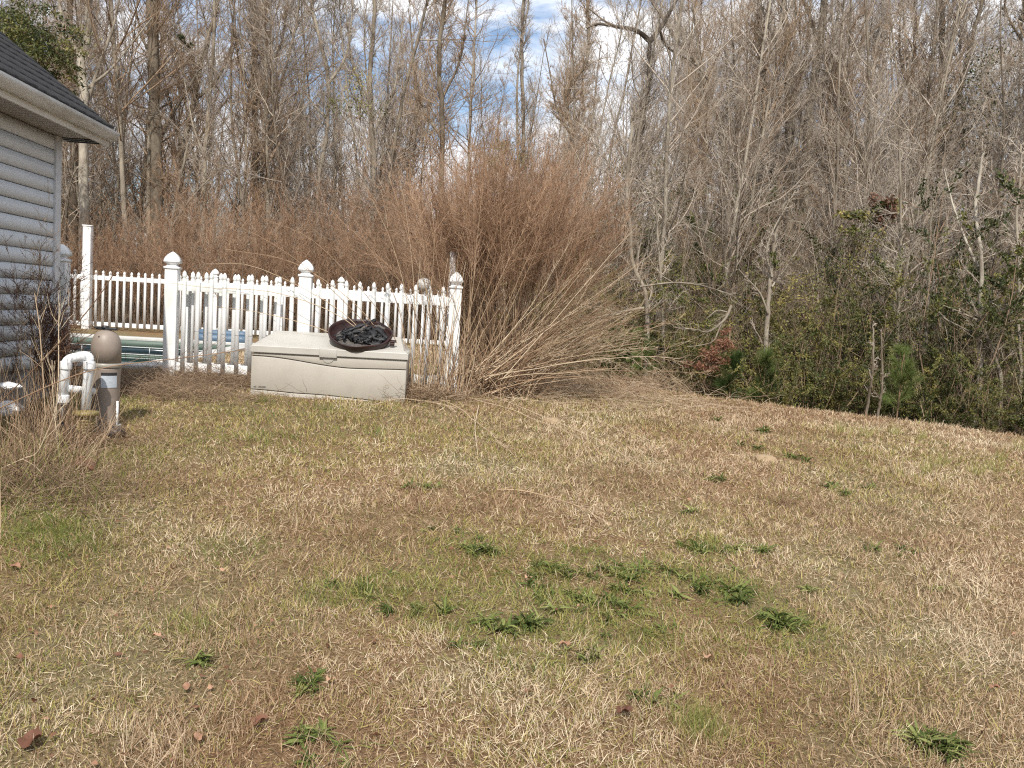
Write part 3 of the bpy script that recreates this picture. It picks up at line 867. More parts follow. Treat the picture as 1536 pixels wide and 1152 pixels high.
protos = []
for i in range(9):
    H = [13, 15, 12, 16, 11, 14, 12, 15, 10][i]
    protos.append((H, tree_parts(50 + i, H, [.045, .06, .038, .07, .034, .05, .042, .052, .03][i], n1=[56, 60, 50, 62, 50, 58, 56, 58, 52][i], n2=10, n3=8,
                                 t0=[.15, .25, .12, .3, .08, .2, .1, .25, .06][i], ang=[.7, .8, .6, .85, .55, .9, .75, .65, .6][i],
                                 lean=(random.uniform(-.08, .08), random.uniform(-.05, .05)), blen=[.2, .22, .2, .24, .22, .26, .2, .2, .24][i])))
pmesh = []
for i, (H, (a, b)) in enumerate(protos):
    mt = M['twig'] if i % 3 else M['red_twig']
    pmesh.append((H, a.mesh('trunk', M['bark'], smooth=True), b.mesh('crown', mt)))


def place_tree(i, p, rz, sc, label, group, name='bare_tree'):
    H, a, b = pmesh[i]
    t = thing(name, label, 'tree', p, rz, group); t.scale = (sc, sc, sc)
    for nm, me in (('trunk', a), ('crown', b)):
        o = bpy.data.objects.new(nm, me); COL.objects.link(o); o.parent = t
    return t


r_ = np.random.default_rng(21)
used = []
def scatter(n, fx, y0, y1, label, group, smin=.8, smax=1.15, mind=.7, idx=None, xr=None):
    c = 0; tries = 0
    while c < n and tries < 4000:
        tries += 1
        y = r_.uniform(y0, y1); x = (xr[0] + (xr[1] - xr[0]) * r_.random()) * y if xr else 0
        if y < edge_y(x) + (1.0 if y < 20 else .5): continue
        if any((x - a) ** 2 + (y - b) ** 2 < mind ** 2 for a, b in used): continue
        used.append((x, y)); c += 1
        i = int(r_.choice(idx)) if idx else int(r_.integers(0, len(pmesh)))
        dip = 1 - .32 * math.exp(-((x / y + .03) / .10) ** 2)
        place_tree(i, G((x, y)), r_.uniform(0, 6.28), r_.uniform(smin, smax) * dip * (13.0 / pmesh[i][0]) ** .4, label, group)


scatter(84, None, 23, 34, 'thin bare grey-brown tree among many in the woods beyond the pool fence', 'bare trees beyond the pool fence', xr=(-.72, .02), mind=.9)
scatter(52, None, 14.5, 24, 'bare grey-brown tree rising from the thicket right of the feathery clump', 'bare trees in the thicket past the lawn', .7, 1.0, mind=.9, xr=(.04, .75), idx=[0, 2, 4, 6, 8, 7])
scatter(85, None, 24, 36, 'distant slender bare tree deep in the woods past the lawn', 'slender trees deep in the woods', .8, 1.1, mind=1.0, xr=(-.02, .75))
scatter(60, None, 34, 46, 'faint far bare tree at the back of the woods', 'faint trees at the back of the woods', .85, 1.15, mind=1.0, xr=(-.75, .75))

# far wood that reads as one mass
fw = Geo(); cheap = []
for i in range(4):
    cheap.append(tuple(g.arrays() for g in tree_parts(90 + i, 13, .10, n1=34, n2=7, n3=3, t0=.12, ang=.6, blen=.22, fine=1.8)))
for k in range(130):
    y = r_.uniform(46, 78); x = r_.uniform(-.78, .78) * y; a = r_.uniform(0, 6.28); s = r_.uniform(.8, 1.1) * (1 - .25 * math.exp(-((x / y + .03) / .12) ** 2))
    Mx = np.array([[math.cos(a), -math.sin(a), 0], [math.sin(a), math.cos(a), 0], [0, 0, 1]]) * s
    for part in cheap[k % 4]: fw.add_geo(part, Mx, G((x, y)), r_.uniform(-.15, .15))
o = obj('distant_woods', fw, M['twig'], kind='stuff'); tag(o, 'distant mass of bare woods closing the view', 'woods')


# ---- trees one can tell apart, trunks following their own bends
def feature_tree(name, label, D, main, rpx, limbs=(), base_y=None, seed=0, n1=40, n2=9, n3=5, t0=.3, tint=.5, H=None, ang=.7, blen=.12, mat='bark', tw='twig', fine=1.0, rough=0, group=None, extend=1.5, up=.08):
    r = np.random.default_rng(seed)
    P = path(main, D); r0 = rpx * D / F_PX
    base = P[0].copy(); bg = G(base)
    if bg[2] < base[2] - .05:
        bg = bg + np.array([(base[0] - P[1][0]) * .3, 0, -.25]); P = np.vstack([bg, P])
    if extend:
        P = np.vstack([P, P[-1] + nrm(P[-1] - P[-2]) * extend])
    P[:, 1] += np.cumsum(r.normal(size=len(P)) * .04)
    P = smooth_path(P, 30)
    P[1:-1] += r.normal(size=(28, 3)) * min(.012, r0 * .18)
    t = np.linspace(0, 1, 30); R = r0 * (1.12 - .62 * t); R[0] *= 1.35
    if rough: R = R * (1 + r.normal(size=30) * rough)
    root = thing(name, label, 'tree', P[0], 0, group)
    gt, gc = tree_parts(seed, np.linalg.norm(P[-1] - P[0]), r0, n1, n2, n3, t0, ang, trunkP=P, trunkR=R, blen=blen, fine=fine, up=up)
    gt = Geo(); tubes(gt, P, R, 12, tint)
    obj('trunk', gt, M[mat], root, origin=P[0], smooth=True)
    obj('crown', gc, M[tw], root, origin=P[0])
    for j, lb in enumerate(limbs):
        pts, lr = lb[0], lb[1]
        Q = smooth_path(path(pts, D), 18)
        if extend: Q = np.vstack([Q, Q[-1] + nrm(Q[-1] - Q[-2]) * extend * .5])
        k = len(Q); RL = lr * D / F_PX * np.linspace(1, .35, k)
        gt, gc = tree_parts(seed + 7 * j + 1, np.linalg.norm(Q[-1] - Q[0]), lr * D / F_PX, max(10, n1 // 3), n2, n3, .15, ang, trunkP=Q, trunkR=RL, blen=blen * 1.5, fine=fine, up=up)
        g = Geo(); tubes(g, Q, RL, 10, tint); lo = obj('limb', g, M[mat], root, origin=P[0], smooth=True)
        c = obj('crown', gc, M[tw], root, origin=P[0])
    return root, P


feature_tree('vine_tree', 'thick straight reddish-brown trunk wrapped in vines behind the far fence', 24.5, [(238, 440), (238, 300), (236, 150), (231, 0), (228, -60)], 10.5,
             [([(237, 215), (262, 165), (290, 120), (300, 95)], 3.2), ([(238, 300), (260, 262), (300, 205), (318, 180)], 3.0), ([(236, 90), (215, 60), (205, 20)], 2.5)], seed=301, tint=.25, rough=.10, n1=120, n2=8, n3=5, t0=.3, blen=.075, tw='red_twig')
feature_tree('lichen_tree', 'pale lichened tree forking above the end of the house gutter', 22.6, [(128, 470), (130, 330), (129, 215), (132, 150), (124, 88), (133, 60), (130, -30)], 7.5,
             [([(124, 90), (112, 70), (98, 45), (88, 0)], 4), ([(132, 150), (150, 95), (170, 40), (180, -10)], 3), ([(133, 130), (165, 105), (200, 62)], 2.4), ([(129, 238), (110, 262), (100, 300)], 1.6)], seed=302, tint=.78, n1=40, t0=.4)
feature_tree('bare_tree', 'dark upright trunk just left of the pale forked tree', 25, [(112, 440), (113, 210), (112, 120), (107, 40), (108, -20)], 6.5, [([(112, 90), (125, 50), (138, 0)], 2.5)], seed=303, tint=.15, t0=.45, n1=30)
feature_tree('bare_tree', 'orange-brown trunk curving right beside the vine-wrapped trunk', 25.5, [(258, 440), (268, 320), (276, 230), (292, 150), (308, 80), (335, -20)], 5.0,
             [([(276, 230), (262, 180), (250, 130)], 2.5), ([(292, 150), (325, 120), (350, 60), (352, 10)], 2.8), ([(308, 90), (312, 50), (298, 0)], 2)], seed=304, tint=.45, tw='red_twig', n1=50)
feature_tree('bare_tree', 'slim mossy grey trunk right of the curving orange-brown trunk', 24, [(303, 440), (303, 330), (306, 235), (312, 150), (320, 60), (322, -20)], 3.8, [([(306, 235), (290, 190), (284, 160)], 1.8)], seed=305, tint=.7, n1=44)
feature_tree('bare_tree', 'tall reddish trunk with a dense twiggy mantle above the fence', 26, [(384, 440), (384, 300), (384, 160), (383, 40), (383, -30)], 6.0, [([(384, 150), (360, 100), (350, 40)], 2.4), ([(384, 120), (420, 70), (430, 10)], 2.4)], seed=306, tint=.3, tw='red_twig', n1=130, blen=.09, t0=.2)
feature_tree('bare_tree', 'fine forked tree above the middle fence post', 24, [(470, 460), (472, 360), (480, 260), (492, 180), (490, 100), (470, 20), (465, -30)], 3.6, [([(492, 180), (465, 150), (445, 110)], 2.0), ([(490, 130), (520, 80), (530, 0)], 2.4), ([(480, 260), (455, 190), (440, 170)], 1.6)], seed=307, tint=.6, n1=70)
feature_tree('bare_tree', 'upright grey tree with steep branches above the storage box', 23, [(560, 460), (562, 330), (560, 220), (556, 120), (562, 20), (560, -40)], 4.2, [([(560, 200), (590, 140), (600, 70)], 2.2), ([(558, 160), (530, 100), (522, 40)], 2.2)], seed=308, tint=.5, n1=110, blen=.11, tw='twig')
feature_tree('bare_tree', 'upright brown tree standing behind the top of the feathery clump', 22, [(662, 440), (662, 300), (664, 190), (660, 90), (668, 10), (668, -40)], 4.2, [([(664, 210), (630, 150), (618, 60)], 2.2), ([(662, 150), (690, 90), (700, 20)], 2.2)], seed=309, tint=.35, n1=120, blen=.11, tw='red_twig')
feature_tree('bare_tree', 'pair of straight thin grey stems right of the feathery clump top', 24, [(786, 440), (786, 300), (785, 180), (783, 60), (786, -10)], 3.4, [([(786, 400), (778, 250), (776, 120), (790, 20)], 2.6)], seed=310, tint=.55, n1=90, blen=.09)
feature_tree('bare_tree', 'tangled brown tree with hanging seed balls near the picture middle', 20, [(868, 440), (866, 300), (858, 200), (850, 140), (880, 90), (882, 10)], 4.0, [([(860, 210), (835, 160), (825, 110)], 2.2), ([(862, 240), (885, 200), (895, 120)], 2.4)], seed=311, tint=.4, n1=100, blen=.11, tw='red_twig')
feature_tree('crooked_tree', 'dark crooked tree whose top limbs arch out both ways against the sky', 17, [(935, 420), (943, 330), (944, 245), (958, 195), (972, 130), (975, 62)], 6.0,
             [([(975, 62), (955, 46), (925, 40), (898, 36), (880, 42)], 3.8), ([(975, 62), (995, 36), (1008, 12), (1022, -12)], 4.0), ([(965, 160), (966, 190), (948, 225)], 2), ([(925, 40), (905, 30), (880, 10)], 1.8), ([(990, 45), (1000, 70), (1040, 95), (1062, 120)], 2)], seed=312, tint=.22, n1=60, extend=0, t0=.3, blen=.10)
feature_tree('bare_tree', 'slanting grey tree with long arm reaching up-left across the blue gap', 19, [(1092, 420), (1090, 270), (1082, 190), (1058, 130), (1040, 92), (1012, 55), (995, 30)], 4.4, [([(1082, 190), (1100, 120), (1098, 40)], 2.2), ([(1085, 230), (1065, 200), (1042, 170)], 1.8)], seed=313, tint=.45, n1=70, blen=.10)
feature_tree('bare_tree', 'thick trunk on the left of the big pale V-shaped pair', 18, [(1180, 470), (1182, 300), (1183, 170), (1181, 80), (1176, -10)], 7.2, [([(1182, 110), (1162, 60), (1142, 10)], 3.2), ([(1183, 170), (1200, 120), (1212, 60), (1216, 0)], 3.4)], seed=314, tint=.55, n1=60, t0=.35)
feature_tree('bare_tree', 'thick pale trunk leaning right in the big V-shaped pair', 18.4, [(1192, 470), (1203, 330), (1212, 190), (1224, 110), (1236, 40), (1240, -20)], 8.0, [([(1218, 150), (1246, 100), (1256, 30), (1258, -10)], 3.6), ([(1210, 200), (1190, 140), (1192, 40)], 3.0)], seed=315, tint=.75, n1=60, t0=.35)
feature_tree('bare_tree', 'reddish brown trunk left of the big V-shaped pair', 18.8, [(1132, 470), (1134, 300), (1142, 150), (1138, 60), (1136, -20)], 5.2, [([(1134, 280), (1110, 225), (1090, 190)], 2.2), ([(1134, 300), (1160, 262), (1200, 240)], 2.4)], seed=316, tint=.35, n1=80, tw='red_twig')
feature_tree('leaning_tree', 'bare grey tree leaning left with a fork low behind the evergreens', 19, [(1312, 460), (1309, 290), (1292, 235), (1272, 175), (1256, 120), (1246, 95)], 5.0, [([(1308, 290), (1275, 262), (1245, 243), (1205, 238)], 2.4), ([(1311, 290), (1318, 240), (1338, 205), (1350, 160), (1342, 80)], 3.0)], seed=317, tint=.55, n1=60)
feature_tree('bare_tree', 'tall straight brown trunk right of the leaning grey tree', 20, [(1408, 460), (1409, 300), (1413, 150), (1415, 0), (1415, -30)], 5.2, [([(1410, 150), (1375, 130), (1362, 110), (1358, 60)], 2.4), ([(1413, 100), (1435, 30), (1440, -10)], 2.2)], seed=318, tint=.45, n1=70)
feature_tree('bare_tree', 'slim straight trunk between the leaning tree and the tall brown one', 21, [(1366, 460), (1366, 300), (1368, 150), (1372, 60), (1374, -30)], 3.4, [([(1368, 150), (1350, 80), (1352, 0)], 2.2), ([(1366, 200), (1385, 120), (1400, 80)], 2)], seed=319, tint=.4, n1=90, tw='red_twig')
feature_tree('slanting_tree', 'tree slanting up-right with patches of small dark leaves near the right edge', 19.5, [(1392, 460), (1410, 300), (1432, 190), (1452, 110), (1468, 40), (1482, -20)], 4.4, [([(1430, 200), (1470, 150), (1500, 110)], 2.2)], seed=320, tint=.3, n1=80)
feature_tree('bare_tree', 'crooked tree at the upper right corner with small dark leaves', 17.5, [(1520, 480), (1515, 350), (1532, 240), (1538, 130), (1534, 50), (1528, -20)], 4.4, [([(1520, 300), (1480, 230), (1460, 170)], 2.2), ([(1532, 60), (1510, 20), (1505, -20)], 2)], seed=321, tint=.35, n1=80)
# pale saplings at the lawn edge
def sapling(label, D, main, rpx, limbs=(), seed=0, tint=.62, n1=26, **k):
    return feature_tree('pale_sapling', label, D, main, rpx, limbs, seed=seed, tint=tint, n1=n1, n2=6, n3=4, blen=.14, extend=.3, t0=.25, ang=.8, tw='twig', up=.05, **k)
sapling('thin tan curving sapling just right of the fallen grass stems', 12.95, [(968, 560), (971, 500), (968, 440), (950, 400), (942, 330), (940, 270), (948, 190)], 3.6, seed=401)
sapling('thin straight pale stem next to the tan curving sapling', 13.3, [(996, 590), (994, 500), (990, 430), (986, 370), (980, 300)], 2.2, seed=402)
sapling('smooth pale sapling rising in front of the thick trunk left of the V-shaped pair', 12.5, [(1149, 575), (1152, 490), (1157, 420), (1164, 360), (1176, 320)], 3.8, [([(1158, 430), (1180, 400), (1195, 375)], 1.8), ([(1152, 470), (1140, 440), (1118, 415)], 1.8), ([(1158, 415), (1150, 380), (1160, 345), (1185, 300)], 2)], seed=403)
sapling('pale white-barked sapling with a small fork under the ivy', 13.0, [(1346, 530), (1348, 440), (1352, 390), (1354, 340), (1352, 240)], 2.6, [([(1350, 392), (1335, 382), (1328, 372)], 1.6), ([(1351, 398), (1365, 380), (1374, 365)], 1.5)], seed=404)
sapling('reddish pale sapling between the ivy and the forked white sapling', 13.2, [(1392, 600), (1393, 500), (1397, 400), (1396, 330), (1408, 290)], 2.4, [([(1397, 480), (1410, 510), (1424, 530)], 1.8)], seed=405, tint=.6)
sapling('white-barked upright sapling near the right edge', 12.2, [(1470, 575), (1469, 500), (1468, 440), (1465, 380), (1460, 320), (1470, 260)], 3.6, [([(1466, 400), (1448, 360), (1430, 310), (1420, 270)], 2.6)], seed=406, tint=.8)
sapling('pale sapling leaning left across the white-barked upright one', 12.0, [(1502, 575), (1488, 520), (1470, 480), (1455, 440)], 3.0, [([(1470, 482), (1445, 470), (1420, 460)], 1.6)], seed=407, tint=.65)
sapling('left one of two short white stems at the lawn edge', 11.2, [(1297, 630), (1298, 590), (1298, 560), (1300, 520)], 2.0, seed=408, tint=.5, n1=10)
sapling('right one of two short white stems at the lawn edge', 11.2, [(1314, 632), (1318, 600), (1321, 570), (1322, 530)], 2.0, seed=409, tint=.5, n1=10)
sapling('mossy thin sapling standing in the far right corner of the woods', 12.5, [(1530, 560), (1528, 480), (1526, 400), (1524, 330), (1528, 250)], 2.4, seed=410, tint=.6)
sapling('pale forked sapling in front of the brown thicket behind the far fence', 22.8, [(262, 400), (256, 350), (266, 290), (278, 230)], 2.6, [([(258, 340), (285, 300), (320, 262)], 1.8)], seed=411)
# bleached dead branches caught in the edge shrubs
def dead_branch(label, D, main, limbs, rpx, seed):
    P = smooth_path(path(main, D), 16); r = np.random.default_rng(seed)
    t = thing('dead_branch', label, 'branch', P[0]); k = len(P)
    g = Geo(); tubes(g, P, rpx * D / F_PX * np.linspace(1, .35, k), 8, .62)
    for l in limbs:
        Q = smooth_path(path(l, D), 10); tubes(g, Q, rpx * .6 * D / F_PX * np.linspace(1, .4, 10), 6, .65)
    s, d, rad, tt, _ = sprout(r, P[None], np.full((1, k), .01), 26, .1, 1, .8, .3)
    Q = grow(r, s, d, r.uniform(.1, .45, 26), 5, .2); tubes(g, Q, np.linspace(.004, .0015, 5)[None].repeat(26, 0), 3, .85)
    obj('wood', g, M['bark'], t, origin=P[0], smooth=True)
dead_branch('bleached forked dead branch hanging over the rust-coloured shrub', 12.2, [(1097, 458), (1090, 475), (1080, 486), (1062, 498), (1040, 494), (1015, 492)], [[(1085, 480), (1078, 495), (1070, 512), (1050, 518), (1030, 520)], [(1090, 468), (1075, 466), (1060, 478)]], 2.3, 5)
dead_branch('long thin bleached branch arching above the dark evergreen shrubs', 12.4, [(960, 430), (1010, 424), (1050, 428), (1085, 438), (1103, 446)], [[(1010, 424), (1000, 418), (990, 412)]], 1.5, 6)
dead_branch('pale bent branch lying across stems near the right edge', 12.2, [(1402, 462), (1420, 480), (1450, 495), (1470, 510), (1482, 522)], [[(1410, 470), (1418, 490), (1422, 512)]], 1.8, 7)
dead_branch('dark grey dead limb pushed through the fallen grass stems', 12.0, [(966, 462), (940, 466), (905, 474), (870, 482)], [[(920, 470), (900, 460), (880, 462)]], 2.2, 8)


# ------------------------------------------------------------------ shrubs and brush
def leafy(seed, H, Wd, nstem, nleaf, L=.045, Wl=.022, base=.15, tint=(.1, .95)):
    r = np.random.default_rng(seed)
    s = np.stack([r.normal(size=nstem) * Wd * .12, r.normal(size=nstem) * Wd * .12, np.full(nstem, -.5)], 1)
    d = np.stack([r.normal(size=nstem) * .32, r.normal(size=nstem) * .32, np.ones(nstem)], 1)
    Ls = H * r.uniform(.6, 1.1, nstem); P = grow(r, s, d, Ls + .5, 9, .11, .03); R = (.006 + .008 * r.random(nstem))[:, None] * np.linspace(1, .25, 9)[None]
    gs = Geo(); tubes(gs, P, R, 4, r.uniform(.2, .8, nstem))
    n2 = nstem * 14; s, d, rad, t, _ = sprout(r, P, R, n2, .12, 1, .9, .3)
    L2 = Wd * .30 * r.uniform(.4, 1.2, n2); P2 = grow(r, s, d, L2, 5, .2, .03); R2 = np.full((n2, 1), .0028) * np.linspace(1, .4, 5)[None]
    tubes(gs, P2, R2, 3, r.uniform(.2, .9, n2))
    # leaves in clumps: some twigs dense, others bare
    w = r.random(n2) ** 2.2 + .02; w /= w.sum(); idx = r.choice(n2, nleaf, p=w); u = r.random(nleaf) * 3.99; i = u.astype(int); f = (u - i)[:, None]
    C = P2[idx, i] * (1 - f) + P2[idx, np.minimum(i + 1, 4)] * f + r.normal(size=(nleaf, 3)) * .02
    D = nrm(P2[idx, 4] - P2[idx, 0]) + r.normal(size=(nleaf, 3)) * .6; D[:, 2] += .1
    gl = Geo(); cl = r.uniform(*tint, n2)
    leaves(gl, C, D, L * r.uniform(.6, 1.3, nleaf), Wl * r.uniform(.7, 1.2, nleaf), np.clip(cl[idx] + r.normal(size=nleaf) * .15, 0, 1), r)
    return gs, gl


shp = []
for i in range(7):
    gs, gl = leafy(500 + i, [1.7, 2.3, 1.3, 2.8, 1.9, 2.1, 1.5][i], [1.5, 1.7, 1.3, 1.7, 1.9, 1.5, 1.6][i], [16, 20, 14, 18, 20, 18, 14][i], [9500, 11500, 7500, 12000, 12000, 8000, 8500][i],
                   L=[.05, .042, .055, .05, .036, .05, .045][i], Wl=[.024, .02, .024, .022, .018, .02, .022][i], tint=[(.1, .9), (0, .6), (.3, 1), (.0, .7), (.2, .8), (.4, 1), (.1, .7)][i])
    shp.append((gs.mesh('stems', M['red_twig']), gl.mesh('leaves', M['leaf'])))
def brush(seed, H, Wd, nst, k2=14, k3=5, th=1.0):
    r = np.random.default_rng(seed)
    s = np.stack([r.normal(size=nst) * Wd * .3, r.normal(size=nst) * Wd * .3, np.full(nst, -.5)], 1)
    d = np.stack([r.normal(size=nst) * .28, r.normal(size=nst) * .28, np.ones(nst)], 1)
    Ls = H * r.uniform(.5, 1.1, nst); P = grow(r, s, d, Ls + .5, 10, .10, .04); R = (.004 + .007 * r.random(nst))[:, None] * np.linspace(1, .25, 10)[None] * th
    g = Geo(); tubes(g, P, R, 4, r.uniform(.2, 1, nst))
    n2 = nst * k2; s, d, rad, t, idx = sprout(r, P, R, n2, .1, 1, .7, .3); L2 = H * .16 * r.uniform(.3, 1.3, n2)
    P2 = grow(r, s, d, L2, 5, .2, .05); R2 = np.full((n2, 1), .0028 * th) * np.linspace(1, .4, 5)[None]; tubes(g, P2, R2, 3, r.uniform(.1, 1, n2))
    n3 = n2 * k3; s, d, rad, t, idx = sprout(r, P2, R2, n3, .1, 1, .7, .3)
    P3 = grow(r, s, d, L2[idx] * .5 * r.uniform(.4, 1.2, n3), 3, .25, .03); tubes(g, P3, np.full((n3, 1), .0018 * th) * np.linspace(1, .5, 3)[None], 3, r.uniform(.1, 1, n3))
    return g
brs = [brush(600 + i, [3.2, 4.2, 2.6, 5.0, 3.6][i], [1.6, 1.8, 1.5, 1.8, 2.0][i], [34, 34, 36, 32, 40][i]).mesh('brush', M[['brush_twig', 'twig', 'brush_twig', 'red_twig', 'brush_twig'][i]]) for i in range(5)]


def place_brush(i, x, y, s, label, group, z=None):
    o = bpy.data.objects.new('brush_thicket', brs[i]); COL.objects.link(o); o.location = G((x, y)); o.rotation_euler = (0, 0, r_.uniform(0, 6.28)); o.scale = (s, s, s * r_.uniform(.85, 1.15))
    return tag(o, label, 'thicket', group)


def place_shrub(i, x, y, s, label, group, sz=1.0):
    t = thing('evergreen_shrub', label, 'shrub', G((x, y)), r_.uniform(0, 6.28), group); t.scale = (s, s, s * sz)
    for nm, me in zip(('stems', 'leaves'), shp[i]):
        o = bpy.data.objects.new(nm, me); COL.objects.link(o); o.parent = t
    return t


# evergreen border along the lawn edge
for x in np.arange(1.15, 9.5, .62):
    xx = x + r_.uniform(-.2, .2); place_shrub(int(r_.choice([0, 2, 4, 6])), xx, edge_y(xx) + r_.uniform(.5, .9), r_.uniform(.55, .85), 'low leafy shrub in the green border along the lawn edge', 'low shrubs along the lawn edge')
for x in np.arange(1.3, 10.5, .6):
    xx = x + r_.uniform(-.3, .3); place_shrub(int(r_.choice([1, 3, 4, 0, 5])), xx, edge_y(xx) + r_.uniform(1.5, 2.4), r_.uniform(.85, 1.25), 'taller dark green shrub behind the low border of the lawn', 'taller shrubs behind the border')
for k in range(18):
    y = r_.uniform(13.6, 18); x = r_.uniform(.12, .72) * y
    if y > edge_y(x) + 2: place_shrub(int(r_.choice([1, 3, 5])), x, y, r_.uniform(1.2, 1.8), 'green bush deeper in the thicket among bare stems', 'bushes inside the thicket')
for x in np.arange(.9, 12, .75):
    xx = x + r_.uniform(-.3, .3); place_brush(int(r_.choice([0, 2, 4])), xx, edge_y(xx) + r_.uniform(1.0, 3.2), r_.uniform(.6, .9), 'bare brown brush standing among the evergreen border', 'bare brush at the lawn edge')
for k in range(70):
    y = r_.uniform(15, 30); x = r_.uniform(.03, .76) * y
    place_brush(int(r_.integers(0, 5)), x, y, r_.uniform(.8, 1.25), 'tangled bare brush filling the woods past the lawn', 'brush inside the right woods')
for k in range(64):
    y = r_.uniform(21.5, 32); x = r_.uniform(-.74, .06) * y
    place_brush(int(r_.integers(0, 5)), x, y, r_.uniform(.8, 1.2), 'tangled bare brush filling the woods beyond the pool fence', 'brush beyond the pool fence')
fb_ = Geo(); src = [brush(650 + i, 5.5, 2.4, 26, 9, 3, 2.0).arrays() for i in range(3)]
for k in range(170):
    y = r_.uniform(33, 72); x = r_.uniform(-.8, .8) * y; a = r_.uniform(0, 6.28); s = r_.uniform(.8, 1.4)
    Mx = np.array([[math.cos(a), -math.sin(a), 0], [math.sin(a), math.cos(a), 0], [0, 0, 1]]) * s; fb_.add_geo(src[k % 3], Mx, G((x, y)), r_.uniform(-.15, .1))
o = obj('undergrowth', fb_, M['red_twig'], kind='stuff'); tag(o, 'far brown undergrowth filling the back of the woods', 'undergrowth')

# clinging green leaves: ivy and evergreen sprays, each its own thing
def spray(name, label, cat, D, blobs, n, L=.06, Wl=.04, mat='leaf', tint=(.1, .9), seed=0, depth=.5, twigs=True):
    r = np.random.default_rng(seed); C = []; T = []
    tot = sum(b[2] * b[3] for b in blobs); root = at(blobs[0][0], blobs[0][1], D)
    g0 = Geo(); S0 = []; 
    for (px, py, rx, ry) in blobs:
        m = max(10, int(n * rx * ry / tot)); c = at(px, py, D); k = D / F_PX
        nb = max(3, m // 60); cc = r.normal(size=(nb, 3)) * .5 * np.array([rx * k, depth, ry * k]) + c
        i = r.integers(0, nb, m); C.append(cc[i] + r.normal(size=(m, 3)) * np.array([rx * k, depth, ry * k]) * .22); T.append(r.uniform(*tint, nb)[i] + r.normal(size=m) * .12)
        for q in cc: S0.append((c + [0, 0, -ry * k * .6], q))
    C = np.concatenate(C); T = np.clip(np.concatenate(T), 0, 1)
    t = thing(name, label, cat, root)
    D_ = r.normal(size=C.shape); D_[:, 2] -= .2
    gl = Geo(); leaves(gl, C, D_, L * r.uniform(.6, 1.3, len(C)), Wl * r.uniform(.7, 1.2, len(C)), T, r)
    obj('leaves', gl, M[mat], t, origin=root)
    gs = Geo()
    for a, b in S0:
        mid = (a + b) / 2 + r.normal(size=3) * .08; P = smooth_path([a, mid, b], 6); tubes(gs, P, np.linspace(.008, .003, 6), 4, r.uniform(.2, .7))
    obj('stems', gs, M['red_twig'], t, origin=root)
    return t
spray('ivy', 'shiny green ivy on a leaning snag in the right woods', 'ivy', 14.5, [(1290, 325, 26, 12), (1318, 318, 24, 14), (1342, 305, 12, 18), (1270, 345, 12, 10)], 900, .06, .045, seed=1, tint=(.2, .9), depth=.25)
spray('vine', 'brown-leaved vine bundle hanging beside the shiny ivy', 'vine', 14.4, [(1335, 310, 14, 24), (1325, 335, 10, 16)], 500, .06, .04, mat='darkplume', seed=2, tint=(.2, .9), depth=.25)
spray('vine', 'green vine mantle hanging below the crooked dark tree', 'vine', 16.2, [(930, 300, 40, 50), (900, 350, 50, 45), (955, 370, 45, 50), (985, 260, 20, 20), (945, 250, 16, 24), (915, 420, 60, 50), (985, 430, 45, 45), (1040, 410, 45, 40)], 6500, .055, .022, seed=3, tint=(.2, .85), depth=.8)
spray('evergreen_branch', 'dark evergreen foliage above the roof of the house', 'evergreen', 19, [(20, 60, 44, 34), (45, 45, 44, 30), (60, 90, 34, 26), (84, 62, 26, 30), (10, 22, 20, 16), (72, 112, 20, 12), (100, 85, 16, 22), (40, 95, 40, 20), (98, 36, 8, 12), (114, 70, 8, 14), (92, 122, 12, 8), (64, 14, 12, 8), (30, 4, 14, 8), (112, 100, 8, 10)], 6500, .10, .03, seed=4, tint=(.0, .8), depth=.9)
spray('leafy_bough', 'small dark leaves scattered up the slanting tree near the right edge', 'foliage', 19, [(1450, 130, 40, 60), (1480, 100, 36, 50), (1430, 200, 40, 50), (1500, 180, 40, 60), (1520, 60, 30, 60)], 1900, .07, .035, seed=5, tint=(.0, .5), depth=1.2)
spray('leafy_bough', 'mid green bush with light leaves left of the ivy', 'foliage', 14.6, [(1220, 440, 50, 40), (1250, 480, 60, 50), (1310, 410, 45, 40), (1200, 500, 40, 40), (1290, 350, 30, 40)], 4200, .05, .022, seed=6, tint=(.3, 1), depth=.8)
spray('rust_shrub', 'rust-red dead leaves on a shrub below the bleached dead branch', 'shrub', 12.0, [(1085, 515, 18, 14), (1070, 535, 20, 14), (1055, 550, 14, 10), (1095, 505, 10, 8)], 1500, .045, .016, mat='rustleaf', seed=7, tint=(.2, 1), depth=.25)
spray('leafy_bough', 'faint green leaves high behind the feathery clump', 'foliage', 21, [(765, 230, 26, 24), (750, 250, 20, 16), (540, 160, 30, 30)], 900, .07, .03, seed=8, tint=(.2, .9), depth=.8)
spray('mistletoe', 'dark ball of mistletoe high right of the vine-wrapped trunk', 'mistletoe', 24, [(282, 66, 9, 8), (272, 58, 6, 5)], 500, .06, .025, seed=9, tint=(0, .2), depth=.2)

